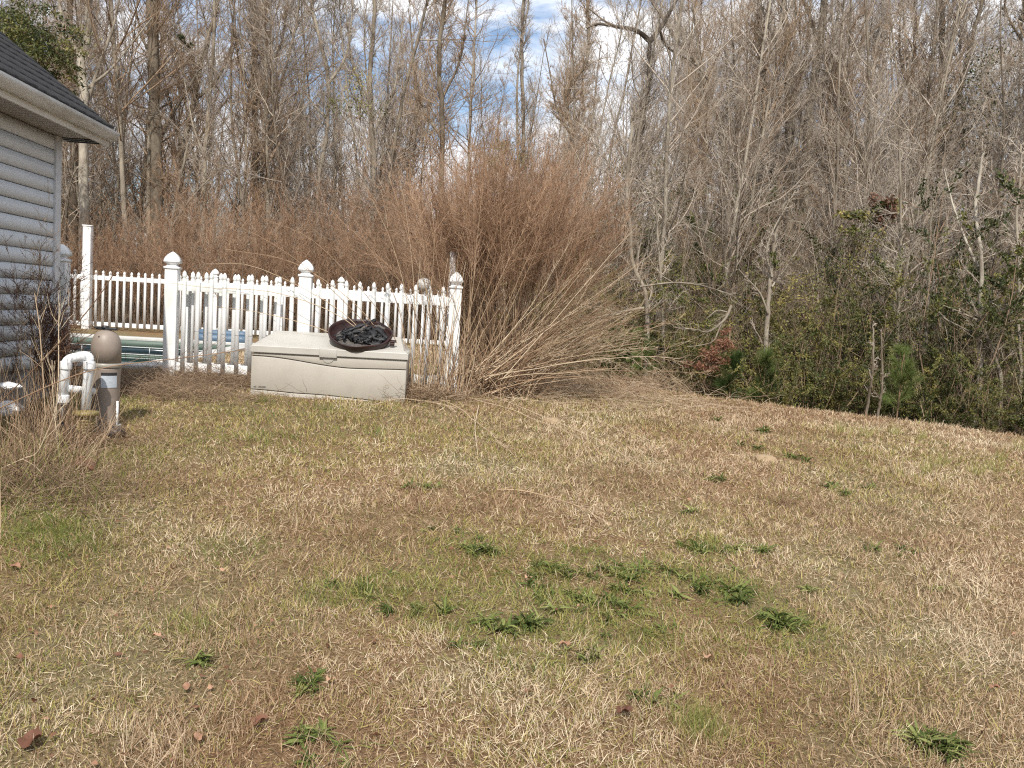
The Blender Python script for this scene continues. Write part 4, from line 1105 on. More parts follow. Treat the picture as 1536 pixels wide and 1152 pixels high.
# young pines
def pine(label, x, y, H, seed, tint0=.5):
    r = np.random.default_rng(seed); n = 22
    P = grow(r, np.array([[0, 0, -.3]]), np.array([[0, 0, 1.0]]), H + .3, 8, .03, .1); R = np.linspace(.012, .004, 8)[None]
    t = thing('young_pine', label, 'pine', G((x, y))); g = Geo(); tubes(g, P, R, 5, .5)
    s, d, rad, tt, _ = sprout(r, P, R, n, .3, 1, .9, .2); L2 = H * .35 * (1.3 - tt) * r.uniform(.7, 1.2, n); P2 = grow(r, s, d, L2, 6, .08, .1); tubes(g, P2, np.full((n, 1), .004) * np.linspace(1, .5, 6)[None], 4, .5)
    obj('stem', g, M['red_twig'], t)
    m = 2600; i = r.integers(0, n, m); u = r.random(m) ** .6 * 4.99; k = u.astype(int); f = (u - k)[:, None]
    C = P2[i, k] * (1 - f) + P2[i, k + 1] * f; D = nrm(P2[i, -1] - P2[i, 0]) * .8 + r.normal(size=(m, 3)) * .5; D[:, 2] += .2
    g = Geo(); Q = grow(r, C, D, r.uniform(.08, .15, m), 3, .08, -.03); tubes(g, Q, np.full((m, 1), .0016) * np.array([[1, .8, .3]]), 3, np.clip(tint0 + r.normal(size=m) * .2, 0, 1)); obj('needles', g, M['pine'], t)
q = at(962, 575, 12.7); pine('bright yellow-green young pine left of the low evergreens', q[0], q[1], .72, 1, .9)
q = at(918, 570, 13.2); pine('pale green young pine half hidden by fallen grass stems', q[0], q[1], .8, 2, .75)
q = at(1092, 600, 12.1); pine('small dark green pine at the lawn corner', q[0], q[1], .6, 3, .4)
q = at(1345, 630, 11.2); pine('round light green young pine among the right border', q[0], q[1], .85, 4, .85)
q = at(1145, 590, 12.0); pine('soft green young pine below the smooth pale sapling', q[0], q[1], .7, 5, .7)
q = at(1385, 560, 13.0); pine('bluish green young pine behind the right border', q[0], q[1], 1.5, 6, .3)

# ------------------------------------------------------------------ tall dry grasses
def fennel(seed, n, H, spread, lean=.14, fil=70, plen=.5, fl=.16, th=1.0, t0=.45, droop=.02):
    "stems with feathery tops -> stems Geo, plumes Geo"
    r = np.random.default_rng(seed)
    s = np.stack([r.normal(size=n) * spread, r.normal(size=n) * spread, np.full(n, -.15)], 1)
    d = np.stack([r.normal(size=n) * lean, r.normal(size=n) * lean, np.ones(n)], 1); d[:, :2] += s[:, :2] * .25
    Ls = H * r.uniform(.65, 1.1, n); P = grow(r, s, d, Ls + .15, 12, .035, .01); R = np.full((n, 1), .0045 * th) * np.linspace(1, .25, 12)[None]
    return r, P, R, Ls


def plumes(r, P, R, Ls, fil, fl, t0, th=1.0, ang=.55, up=.0):
    n = len(P); N = n * fil
    s, d, rad, t, idx = sprout(r, P, R, N, t0, 1.0, ang, .25)
    L = fl * Ls[idx] * (1.25 - .8 * np.abs((t - t0) / (1 - t0) - .35)) * r.uniform(.4, 1.2, N)
    Q = grow(r, s, d, L, 4, .12, up); g = Geo()
    base = r.uniform(.25, .85, n)
    tubes(g, Q, np.full((N, 1), .0017 * th) * np.linspace(1, .5, 4)[None], 3, np.clip(base[idx] + r.normal(size=N) * .15, 0, 1))
    N2 = N * 4; s, d, rad, t, i2 = sprout(r, Q, np.full((N, 4), .001), N2, .15, 1, .6, .2)
    Q2 = grow(r, s, d, L[i2] * .35 * r.uniform(.4, 1.2, N2), 3, .2, -.05)
    tubes(g, Q2, np.full((N2, 1), .0014 * th) * np.linspace(1, .5, 3)[None], 3, np.clip(base[idx][i2] + r.normal(size=N2) * .2, 0, 1))
    return g


# the big clump: stems fanned from one base, drawn as a real fan in space
rc = np.random.default_rng(77)
cb = G(at(676, 590, 9.2)); clump = thing('feathery_grass_clump', 'huge brown feathery clump of dry stalks fanning out from the end of the picket fence', 'dry grass clump', cb)
n = 330
s = np.stack([rc.normal(size=n) * .17 + .48, rc.normal(size=n) * .17 + .80, np.full(n, -.1)], 1)
az = rc.random(n) < .07
s[az, 0] = rc.uniform(-.32, .15, az.sum()); s[az, 1] = rc.normal(size=az.sum()) * .1
lx = np.concatenate([rc.normal(-.14, .25, 190), rc.uniform(.0, .52, 90), rc.uniform(-.32, .05, 50)])
ly = rc.normal(.02, .17, n)
d = np.stack([lx, ly, np.ones(n)], 1)
H_ = 2.85 * rc.uniform(.70, 1.06, n) * (1 - .18 * np.clip(np.abs(lx), 0, .6))
P = grow(rc, s, d, H_, 13, .025, -.012); R = np.full((n, 1), .0042) * np.linspace(1, .3, 13)[None]
g = Geo(); tubes(g, P, R, 4, rc.uniform(.15, .75, n)); obj('stalks', g, M['stalk'], clump)
sel = slice(0, n); obj('plumes', plumes(rc, P, R, H_, 24, .17, .58, .95, .50), M['plume'], clump)
# base leaves and litter of the clump
n = 900; s = np.stack([rc.normal(size=n) * .22 + .48, rc.normal(size=n) * .2 + .62, np.full(n, -.05)], 1); d = np.stack([rc.normal(size=n) * .6, rc.normal(size=n) * .5, np.ones(n)], 1)
Q = grow(rc, s, d, rc.uniform(.25, 1.0, n), 6, .12, -.10); g = Geo(); sd = nrm(np.cross(Q[:, -1] - Q[:, 0], rc.normal(size=(n, 3))))
ribbons(g, Q, np.full((n, 1), .004) * np.linspace(1, .2, 6)[None], sd, rc.uniform(.1, .8, n)); obj('dead_blades', g, M['stalk'], clump)
# stalks that have toppled right, bleached
n = 150; s = np.stack([rc.normal(size=n) * .16 + .38, rc.normal(size=n) * .22 + .5, rc.uniform(-.05, .3, n)], 1)
el = .16 + .95 * rc.beta(1.9, 2.0, n); d = np.stack([np.cos(el), rc.normal(.05, .38, n), np.sin(el)], 1)
L = rc.uniform(1.0, 2.15, n); Q = grow(rc, s, d, L, 12, .04, -.012); Rq = np.full((n, 1), .0052) * np.linspace(1, .3, 12)[None]
Q[:, :, 2] = np.maximum(Q[:, :, 2], ground(cb[0] + Q[:, :, 0], cb[1] + Q[:, :, 1]) - cb[2] + .02)
g = Geo(); tubes(g, Q, Rq, 4, np.where(rc.random(n) < .5, rc.uniform(.15, .5, n), rc.uniform(.6, 1.0, n))); obj('fallen_stalks', g, M['stalk'], clump)
g2 = plumes(rc, Q, Rq, L, 9, .15, .6, .9, .5); obj('fallen_plumes', g2, M['stalk'], clump)
# arcing stems leaning left over the fence
arcs = [[(610, 575), (560, 500), (470, 410), (380, 350), (290, 318)], [(605, 570), (545, 470), (440, 395), (330, 372)], [(612, 580), (590, 500), (540, 430), (470, 360), (400, 330)], [(600, 560), (520, 480), (420, 440), (320, 432), (262, 425)],
        [(615, 575), (600, 470), (560, 380), (500, 320)], [(618, 570), (612, 460), (590, 370), (560, 300)], [(606, 560), (500, 500), (400, 470), (330, 460)], [(620, 560), (622, 440), (612, 330), (600, 260)], [(596, 570), (560, 520), (500, 460), (380, 400), (300, 395)], [(625, 580), (640, 480), (650, 360), (640, 270)]]
sg = thing('arching_stalks', 'thin dry stalks arching left from the storage box corner across the white fence', 'dry stalks', G(at(612, 588, 9.0)))
g = Geo(); oo = np.array(sg.location)
for i, a in enumerate(arcs):
    Q = smooth_path(path(a, 9.05), 16) - oo; Q[:, 1] += np.linspace(0, rc.uniform(-.2, .25), 16); Q[0, 2] = rc.uniform(-.05, .0)
    tubes(g, Q, np.linspace(.0045, .0018, 16), 4, rc.uniform(.35, .85))
for i in range(64):
    s0 = np.array([rc.uniform(.0, .62), rc.normal() * .10 + .1, -.05]); d0 = np.array([rc.normal(.03, .17), rc.normal() * .1, 1.0])
    Q = grow(rc, s0[None], d0[None], rc.uniform(.35, 1.05) if i > 9 else 1.5, 8, .05)[0]; tubes(g, Q, np.linspace(.005, .002, 8), 4, rc.uniform(.3, .95))
obj('stalk', g, M['stalk'], sg)
# loose fallen stems on the lawn
FS = [[(700, 582), (760, 610), (850, 650), (930, 690), (985, 730)], [(720, 590), (800, 588), (880, 598), (960, 618), (1010, 632)], [(700, 600), (780, 625), (840, 650), (870, 662)], [(860, 578), (930, 574), (1000, 578), (1090, 586)],
      [(745, 572), (790, 592), (830, 616), (850, 634)], [(640, 600), (690, 622), (730, 655), (770, 690)], [(760, 600), (830, 612), (900, 640), (970, 664)], [(705, 575), (780, 578), (860, 586), (930, 600)], [(718, 612), (712, 650), (716, 690)],
      [(745, 742), (800, 748), (850, 762), (905, 790)], [(790, 585), (850, 590), (920, 610), (1010, 640)], [(560, 612), (600, 606), (650, 612), (700, 622)]]
for i, a in enumerate(FS):
    K = [on_ground(*p) for p in a]; Q = smooth_path(np.array(K), 18); Q[:, 2] = ground(Q[:, 0], Q[:, 1]) + .03 + .03 * np.sin(np.linspace(0, 3, 18)) * rc.random()
    t = thing('fallen_stalk', 'long bleached dry stalk lying on the lawn below the feathery clump', 'stalk', K[0], 0, 'fallen stalks on the lawn')
    g = Geo(); tubes(g, Q, np.linspace(.0045, .0018, 18), 5, rc.uniform(.6, 1)); r9, P9 = rc, Q[None]
    s, d, rad, tt, _ = sprout(rc, P9, np.full((1, 18), .004), 14, .6, 1, .4, .2); q = grow(rc, s, d, rc.uniform(.06, .2, 14), 4, .1, -.1); q[..., 2] = np.maximum(q[..., 2], K[0][2] - .1)
    tubes(g, q, np.linspace(.002, .001, 4)[None].repeat(14, 0), 3, .8); obj('stem', g, M['stalk'], t, origin=K[0])

# feathery thickets behind the far fence
fen = []
for i in range(4):
    r, P, R, Ls = fennel(700 + i, 46, [3.6, 3.0, 3.3, 2.6][i], .5, .13); a = Geo(); tubes(a, P, R, 4, r.uniform(.1, .6, 46)); fen.append((a.mesh('stalks', M['stalk']), plumes(r, P, R, Ls, 26, .12, .35, 1.9, .5).mesh('plumes', M['plume'])))
def place_fennel(i, x, y, s, label, group):
    t = thing('dog_fennel', label, 'tall weed', G((x, y)), r_.uniform(0, 6.28), group); t.scale = (s, s, s)
    for nm, me in zip(('stalks', 'plumes'), fen[i]):
        o = bpy.data.objects.new(nm, me); COL.objects.link(o); o.parent = t
for x in np.arange(-14.2, .2, .72):
    place_fennel(int(r_.integers(0, 4)), x + r_.uniform(-.3, .3), r_.uniform(20.6, 21.6), r_.uniform(.75, 1.0) * (1.0 if x > -10 else .85), 'tall feathery reddish-brown weeds in the band behind the far fence', 'feathery weeds behind the far fence')
for x in np.arange(-8, .9, .95):
    place_fennel(int(r_.integers(0, 4)), x + r_.uniform(-.3, .3), r_.uniform(22, 23.5), r_.uniform(.95, 1.2), 'taller feathery brown weeds standing behind the first band', 'taller feathery weeds behind')

# ------------------------------------------------------------------ weeds around the pump, left
rl = np.random.default_rng(31)
def dry_clump(name, label, p, n, H, spread, tint, th=1.0, lean=.35, blades=True, mat='stalk', heads=0, hm='darkplume', hl=.16):
    t = thing(name, label, 'dry weeds', G(p)); s = np.stack([rl.normal(size=n) * spread, rl.normal(size=n) * spread, np.full(n, -.05)], 1)
    d = np.stack([rl.normal(size=n) * lean, rl.normal(size=n) * lean, np.ones(n)], 1); Ls = H * rl.uniform(.4, 1.1, n)
    Q = grow(rl, s, d, Ls, 8, .07, -.03); Rq = np.full((n, 1), .0028 * th) * np.linspace(1, .3, 8)[None]
    g = Geo(); tubes(g, Q, Rq, 3, rl.uniform(*tint, n)); obj('stalks', g, M[mat], t)
    if blades:
        m = n * 3; s = np.stack([rl.normal(size=m) * spread, rl.normal(size=m) * spread, np.full(m, -.03)], 1); d = np.stack([rl.normal(size=m) * .5, rl.normal(size=m) * .5, np.ones(m)], 1)
        B = grow(rl, s, d, H * rl.uniform(.2, .6, m), 6, .1, -.12); g = Geo(); ribbons(g, B, np.full((m, 1), .0035) * np.linspace(1, .15, 6)[None], nrm(np.cross(B[:, -1] - B[:, 0], rl.normal(size=(m, 3)))), rl.uniform(*tint, m)); obj('foliage', g, M['tuft'] if blades == 'green' else M[mat], t)
    if heads: obj('seedheads', plumes(rl, Q, Rq, Ls, heads, hl, .45, 1.1, .7), M[hm], t)
    return t
dry_clump('weed_clump', 'straw-coloured dry grass clump standing left of the white pipes', at(62, 690, 5.9), 120, .78, .15, (.2, .8), .85, .14, True)
dry_clump('weed_clump', 'olive and straw grass clump in front of the crumpled white bag', at(40, 720, 5.4), 120, .65, .2, (.2, .8), .9, .3, 'green')
dry_clump('weed_clump', 'brown dry grass at the foot of the ribbed pump', at(95, 722, 5.6), 60, .34, .18, (.2, .8), .8, .4, True)
dry_clump('weed_clump', 'sprawling brown weeds at the left edge below the siding', at(4, 700, 5.2), 120, .6, .2, (.1, .7), .9, .45, True)
dry_clump('weed_clump', 'loose dry weeds sprawling in the shade near the left edge of the lawn', at(30, 745, 4.9), 110, .38, .25, (.15, .8), .8, .6, 'green')
dry_clump('weed_clump', 'thin straw weeds between the tan tank and the white pipes', at(112, 650, 6.9), 40, .45, .15, (.2, .8), .7, .2, True)
dry_clump('seedhead_bush', 'dark reddish-brown seedhead bush against the house corner', at(66, 600, 6.95), 26, 1.22, .10, (.1, .5), 1.2, .13, False, 'stalk', 40, 'darkplume', .20)
dry_clump('seedhead_bush', 'wispy pale grey weed reaching up the siding', at(28, 600, 6.7), 14, 1.75, .10, (.3, .8), 1.0, .10, False, 'stalk', 16, 'stalk', .09)
# tangled low twigs at the fence foot
def tangle(label, px, py, Y, n, L, spread, mat='stalk', tint=(.1, .5), el=(-.1, .7), r0=.002):
    p = G(at(px, py, Y)); t = thing('twig_tangle', label, 'twigs', p)
    s = np.stack([rl.normal(size=n) * spread[0], rl.normal(size=n) * spread[1], np.abs(rl.normal(size=n)) * .05], 1); a = rl.uniform(0, 6.28, n); e = rl.uniform(*el, n)
    d = np.stack([np.cos(a) * np.cos(e), np.sin(a) * np.cos(e), np.sin(e)], 1); Q = grow(rl, s, d, L * rl.uniform(.3, 1.1, n), 7, .16, -.02)
    Q[..., 2] = np.maximum(Q[..., 2], .01); g = Geo(); tubes(g, Q, np.full((n, 1), r0) * np.linspace(1, .4, 7)[None], 3, rl.uniform(*tint, n)); obj('twigs', g, M[mat], t)
tangle('brown twiggy tangle heaped along the foot of the folded gate', 300, 585, 9.1, 1500, .42, (.42, .16), 'red_twig', (.1, .8))
tangle('reddish dry weeds lying between the tan tank and the first fence post', 215, 590, 8.6, 1300, .36, (.36, .3), 'red_twig', (.0, .7), (-.1, .5))
tangle('low brown trailing weeds on the lawn in front of the first fence post', 290, 620, 8.2, 900, .26, (.5, .2), 'red_twig', (.1, .8), (-.1, .4))
tangle('dark twig litter at the right foot of the storage box', 640, 600, 8.9, 700, .4, (.22, .16), 'stalk', (.0, .9), (-.1, .6))
tangle('dark leafless vines creeping around the pump and tank base', 150, 668, 6.2, 420, .34, (.28, .16), 'stalk', (.0, .5), (-.1, .9))
tangle('dark tangle of dead stems on the shady ground at the left edge', 40, 730, 5.0, 900, .4, (.4, .3), 'red_twig', (.0, .8), (-.1, .8))
tangle('heap of broken grass stems under the toppled stalks', 830, 580, 10.6, 1500, .45, (.8, .45), 'stalk', (.1, 1), (-.1, .8))
tangle('flattened thatch of broken stalks scattered on the upper lawn', 850, 615, 10.2, 700, .7, (.9, .7), 'stalk', (.3, 1), (-.02, .12))
tangle('dark brush heap at the lawn corner below the toppled stalks', 960, 560, 12.7, 900, .5, (.6, .3), 'stalk', (.1, .9), (-.1, 1.0))
# long canes
CN = [('long reddish cane crossing in front of the tan tank', [(-90, 655), (60, 580), (130, 555), (230, 543), (330, 530)], 5.2, .0042, .35), ('dark cane rising from the left weeds across the siding', [(-80, 680), (60, 545), (120, 480), (165, 420), (205, 345)], 5.6, .0045, .15),
      ('pale bent cane crossing in front of the pump', [(-70, 735), (30, 690), (54, 680), (70, 650), (82, 620)], 5.0, .0035, .85), ('thin cane slanting down past the pump to the lawn', [(70, 742), (100, 720), (128, 690), (160, 650), (175, 620)], 5.2, .003, .75),
      ('thin straw cane standing between bag and pipe', [(92, 708), (86, 660), (80, 600), (78, 540)], 5.5, .0035, .9), ('pair-like bent straw stem in front of the seedhead bush', [(68, 620), (60, 500), (52, 440)], 5.9, .004, .7),
      ('short straw stem beside the bent one near the house corner', [(88, 560), (88, 500), (89, 455)], 6.0, .004, .9), ('thin dark cane leaning over the lower left siding', [(-60, 530), (20, 600), (50, 640)], 5.3, .004, .1)]
for lb, a, Y, r0, ti in CN:
    Q = smooth_path(path(a, Y), 18); Q[:, 1] += np.linspace(0, .5, 18) if a[-1][0] > 300 else 0
    if True:
        k0 = int(np.argmin(Q[:, 2])); 
        if k0 == 0: Q = np.vstack([G(Q[0]) + [-.03, 0, -.05], Q])
        else: Q = np.vstack([Q, G(Q[-1]) + [.03, 0, -.05]])
    t = thing('cane', lb, 'cane', G(Q[0])); g = Geo(); tubes(g, Q, np.full(len(Q), r0) * np.linspace(1, .6, len(Q)), 6, ti)
    s, d, rad, tt, _ = sprout(rl, Q[None], np.full((1, len(Q)), .003), 10, .3, 1, .5, .2); q = grow(rl, s, d, rl.uniform(.05, .25, 10), 4, .1); tubes(g, q, np.linspace(.0018, .001, 4)[None].repeat(10, 0), 3, ti); obj('stem', g, M['stalk'], t, origin=G(Q[0]))
# ------------------------------------------------------------------ lawn
rg = np.random.default_rng(99)
spots = [(870, 865, .42, .16), (780, 945, .30, .12), (1160, 938, .20, .1), (1065, 880, .22, .14), (1050, 822, .18, .1), (700, 818, .22, .1), (850, 905, .5, .2), (935, 930, .25, .12), (545, 885, .3, .1), (640, 915, .2, .08)]
SP = [(on_ground(a, b), c) for a, b, c, _ in spots]
def greenness(x, y):
    g = .09 + .34 * np.clip(vnoise(x, y, 1.3, 7) * 1.5 - .55, 0, 1) + .22 * np.clip(vnoise(x, y, .45, 9) * 1.6 - .7, 0, 1)
    g = g + .20 * sstep((-.4 - x) / 2.0) * sstep((9.5 - y) / 4) - .10 * sstep((x - .8) / 2) - .07 * sstep((y - 6) / 3)
    g = g + .25 * sstep((-.38 - x / np.maximum(y, 1)) / .14) * sstep((y - 3.0) / 1.0)
    for p, c in SP:
        g = g + .85 * np.exp(-((x - p[0]) ** 2 + (y - p[1]) ** 2) / (2 * (c * .8) ** 2)) * (.15 + 1.2 * vnoise(x, y, .12, 31))
    return np.clip(g, .02, .8)


Ys = []; Xs = []
for y0 in np.arange(1.9, 23, .1):
    dens = 17000 * min(1.0, (3.3 / y0) ** 1.45); 
    xa, xb = -.64 * y0 - .9, .64 * y0 + .9
    n = int(dens * (xb - xa) * .1)
    x = rg.uniform(xa, xb, n); y = rg.uniform(y0, y0 + .1, n)
    s = x * E1[0] + y * E1[1]; t = x * E2[0] + y * E2[1]
    ok = (y < edge_y(x) - .02 + rg.normal(size=n) * .12)
    ok &= ~((s > PS0 - .35) & (s < PS1 + .35) & (t > PT0 - .38) & (t < PT1 + .4)) & (s > WS + .03)
    ok &= ~((s > sA + .01) & (s < sB - .01) & (t > bt + .03) & (t < bt + Db))
    ok &= ~((y > 13) & (x > -.8))
    Xs.append(x[ok]); Ys.append(y[ok])
X = np.concatenate(Xs); Y = np.concatenate(Ys)
clumpy = vnoise(X, Y, .11, 3) * .6 + vnoise(X, Y, .28, 4) * .4
keep = rg.random(len(X)) < .30 + 1.0 * clumpy
X = X[keep]; Y = Y[keep]; clumpy = clumpy[keep]; n = len(X); print('BLADES', n)
gr = greenness(X, Y); isg = rg.random(n) < gr
far_ = np.clip(Y / 4.5, .8, 2.4)
red = vnoise(X, Y, .7, 12); pale = vnoise(X, Y, .5, 15)
tint = .14 + .50 * np.clip(rg.beta(2.2, 2.0, n) + (pale - .5) * .45 - (red - .5) * .45, 0, 1)
tint = np.where(rg.random(n) < .07, .66, tint); tint = np.where(rg.random(n) < .15, .0 + .14 * rg.random(n), tint)
tint = np.where(isg, .70 + .26 * rg.beta(1.6, 2.0, n) + .05 * (gr > .5), tint)
az = rg.uniform(0, 2 * PI, n) + 0; az = np.where(rg.random(n) < .3, az * .3 + vnoise(X, Y, .2, 20) * 4 * PI, az)
el = np.radians(rg.uniform(8, 80, n))
d = np.stack([np.cos(az) * np.cos(el), np.sin(az) * np.cos(el), np.sin(el)], 1)
L = (.020 + .036 * rg.random(n) ** 1.5) * (.5 + 1.0 * clumpy) * (1 + .12 * (far_ - 1))
start = np.stack([X, Y, ground(X, Y) - .006 + .012 * rg.random(n)], 1)
k = 4
L = np.where(rg.random(n) < .07, L * 1.8, L)
P = np.empty((n, k, 3)); P[:, 0] = start; dd = d.copy(); bend = rg.uniform(.0, .32, n)
for i in range(1, k):
    P[:, i] = P[:, i - 1] + dd * (L / (k - 1))[:, None]
    dd[:, 2] -= bend; dd += rg.normal(size=(n, 3)) * .10; dd = nrm(dd)
P[:, :, 2] = np.maximum(P[:, :, 2], start[:, 2:3] + .003)
W_ = (.0009 + .0009 * rg.random(n)) * far_ * np.where(isg, 1.2, 1)
side = nrm(np.cross(d, rg.normal(size=(n, 3)) * .5 + np.array([0, 0, 1.0])))
g = Geo(); ribbons(g, P, W_[:, None] * np.array([[1, .95, .7, .12]]), side, tint)
o = obj('lawn_grass', g, M['grass'], kind='stuff'); tag(o, 'dry tan winter lawn grass with green patches', 'grass')

# longer tufts that stand up from the lawn
def tuft(label, px, py, n, H, spread, mat='tuft', tint=(.2, .9), group=None, lean=.5, w=.0014):
    p = on_ground(px, py); t = thing('grass_tuft', label, 'grass tuft', p, 0, group)
    s = np.stack([rg.normal(size=n) * spread, rg.normal(size=n) * spread, np.full(n, -.01)], 1); d = np.stack([rg.normal(size=n) * lean, rg.normal(size=n) * lean, np.ones(n)], 1)
    Q = grow(rg, s, d, H * rg.uniform(.4, 1.1, n), 6, .07, -.10); g = Geo(); ribbons(g, Q, np.full((n, 1), w) * np.linspace(1, .15, 6)[None], nrm(np.cross(Q[:, -1] - Q[:, 0], rg.normal(size=(n, 3)))), rg.uniform(*tint, n)); obj('foliage', g, M[mat], t)
tuft('bright lime-green fine grass tuft near the bottom of the lawn', 1048, 1098, 420, .13, .05, 'tuft', (.2, .7), lean=.35, w=.0009)
tuft('silvery dry grass tuft at the right edge of the lawn', 1490, 985, 300, .12, .10, 'stalk', (.6, 1), lean=1.0)
tuft('grey-brown bristly tuft right of the lawn middle', 1235, 768, 220, .16, .10, 'stalk', (.1, .8), lean=.9)
tuft('dark bristly tuft left of the grey-brown one', 1175, 755, 120, .13, .06, 'stalk', (.0, .5), lean=.8)
tuft('low bristly purple-brown tuft right of the grey-brown one', 1325, 768, 160, .13, .09, 'stalk', (.0, .6), lean=.8)
tuft('pale wiry tuft on the right side of the lawn', 1470, 785, 220, .20, .16, 'stalk', (.4, 1), lean=.9)
tuft('upright dry seed stalks standing alone on the right lawn', 1283, 1075, 14, .26, .02, 'stalk', (.5, 1), lean=.07)
tuft('straw tuft in the bottom left of the lawn', 235, 1130, 260, .14, .10, 'stalk', (.3, 1), lean=.5)
tuft('soft green grass tuft near the left weeds', 78, 802, 360, .15, .12, 'tuft', (.0, .4), lean=.6)
tuft('olive tuft near the middle left of the lawn', 350, 825, 240, .12, .12, 'tuft', (.0, .5), lean=.7)
tuft('dark grassy tuft below the soft green one', 118, 828, 260, .12, .11, 'tuft', (.0, .25), lean=.7)
tuft('straw and green tuft under the tan tank', 200, 690, 180, .16, .14, 'tuft', (.1, .9), lean=.6)
tuft('green tuft at the left foot of the storage box', 397, 604, 160, .12, .06, 'tuft', (.0, .6), lean=.6)
tuft('green tuft at the middle foot of the storage box', 487, 616, 160, .12, .07, 'tuft', (.0, .6), lean=.6)
tuft('brownish tuft in the bottom middle of the lawn', 285, 945, 240, .12, .07, 'tuft', (.0, .9), lean=.6)
tuft('dry brown tuft at the bottom of the lawn', 520, 1140, 260, .10, .12, 'stalk', (.1, .9), lean=.7)
for (px, py) in ((1392, 712), (1412, 700), (1462, 712), (1490, 708), (1500, 690), (1298, 655), (1385, 660), (1338, 652), (1260, 650), (1530, 676)):
    tuft('small yellowish upright weed dotting the far right lawn', px, py, 50, .20, .035, 'tuft', (.25, 1), 'yellowish weeds on the far right lawn', .35, .002)

# broad-leaved rosettes
def rosette(label, px, py, n, L, seed, spread=.04, tint=(0, .9), w=.16):
    r = np.random.default_rng(seed); p0 = on_ground(px, py); nb = max(1, n // 6); L = L * .66
    for q in range(nb):
        off = r.normal(size=2) * spread * (.95 if nb > 1 else 0) * np.array([1, .8]); p = G((p0[0] + off[0], p0[1] + off[1]))
        t = thing('weed_rosette', label, 'weed', p, 0, label.split(' of ')[0] if nb > 1 else None)
        m = int(r.integers(18, 30)) if nb > 1 else n; Lq = L * r.uniform(.6, 1.15)
        s = np.stack([r.normal(size=m) * .008, r.normal(size=m) * .008, np.full(m, .0)], 1); a = r.uniform(0, 6.28, m); e = r.uniform(.0, .9, m)
        d = np.stack([np.cos(a) * np.cos(e), np.sin(a) * np.cos(e), np.sin(e)], 1); k = 6
        LL = Lq * r.uniform(.4, 1.15, m); P = grow(r, s, d, LL, k, .09, -.17); P[..., 2] += .008; P[..., 2] = np.maximum(P[..., 2], .004)
        sd = nrm(np.cross(d, np.array([0, 0, 1.0]) + r.normal(size=(m, 3)) * .35)); wq = w * r.uniform(.55, 1.15); W = LL[:, None] * wq * .5 * r.uniform(.6, 1.1, m)[:, None] * np.array([[.3, .7, 1, .9, .55, .06]])
        N = nrm(np.cross(sd, d)); N = N * np.sign(N[:, 2:3] + 1e-9)
        V = np.stack([P - sd[:, None] * W[..., None] + N[:, None] * W[..., None] * .35, P, P + sd[:, None] * W[..., None] + N[:, None] * W[..., None] * .35], 2)
        b = np.arange(m)[:, None] * k * 3; j = np.arange(k - 1)[None] * 3
        F = np.concatenate([np.stack([b + j + z, b + j + z + 1, b + j + z + 4, b + j + z + 3], -1).reshape(-1, 4) for z in (0, 1)])
        tt = np.clip(r.uniform(tint[0], tint[1]) + r.normal(size=m) * .2, 0, 1)
        g = Geo(); g.add(V.reshape(-1, 3), F, np.repeat(tt, k * 3)); obj('leaf_rosette', g, M['weed'], t, smooth=True)
RS = [('large green weed patch right of the lawn middle top', 905, 862, 110, .13, .16), ('green weed left of the large patch', 812, 864, 50, .11, .07), ('broad green weed clump at the lower end of the patch', 785, 945, 70, .14, .09), ('green weed patch below the large patch', 880, 905, 110, .11, .18),
      ('dark green bladed weed clump right of the middle', 1163, 940, 90, .13, .07), ('spreading green weed with pale edges right of the patch', 1065, 888, 90, .13, .12), ('green weed patch above the spreading one', 1050, 825, 60, .12, .09), ('small green weed right of the upper patch', 1130, 824, 30, .1, .05),
      ('dark green weed left of centre', 720, 828, 70, .11, .1), ('small green weed above the dark one left of centre', 675, 800, 26, .09, .04), ('green weed in the left middle of the lawn', 545, 888, 50, .10, .12), ('small low weed below the left middle one', 630, 915, 36, .10, .06),
      ('strap-leaved weed with long blades in the lower left lawn', 300, 1002, 16, .13, .02), ('dark green weed cluster at the bottom right', 1385, 1125, 90, .14, .06), ('weed at the bottom left of centre', 480, 1118, 50, .12, .08), ('small weed above the bottom one left of centre', 462, 1035, 40, .09, .04),
      ('low green weed near the lawn middle', 960, 930, 60, .10, .12), ('tiny green weed right of the middle', 1215, 888, 18, .08, .03), ('single green weed on the right lawn', 1402, 890, 18, .07, .02), ('flat green weed near the sandy mound', 1207, 692, 26, .16, .07),
      ('flat green weed above the sandy mound', 1130, 671, 26, .16, .08), ('green weed below the fallen stalks', 1075, 722, 22, .12, .05), ('small weed at the top of the lawn', 638, 733, 30, .12, .06), ('weed near the bottom right edge', 985, 1060, 40, .1, .06),
      ('small grey-green weed left of the sandy mound', 1040, 768, 20, .10, .05), ('small weed on the upper right lawn', 1262, 738, 24, .13, .07), ('pale weed on the upper right lawn', 1310, 735, 20, .13, .05), ('weed on the far right lawn', 1340, 825, 34, .11, .08), ('weed near the upper lawn corner', 1150, 650, 20, .15, .06), ('small weed at the top right of the stalks', 1075, 632, 20, .15, .07), ('green weed near the bottom centre', 870, 985, 30, .1, .05), ('small green weed in the lower middle', 700, 975, 20, .08, .04)]
for i, (lb, px, py, n, L, sp) in enumerate(RS): rosette(lb, px, py, n, L, 800 + i, sp, w=.17 if i != 12 else .2)

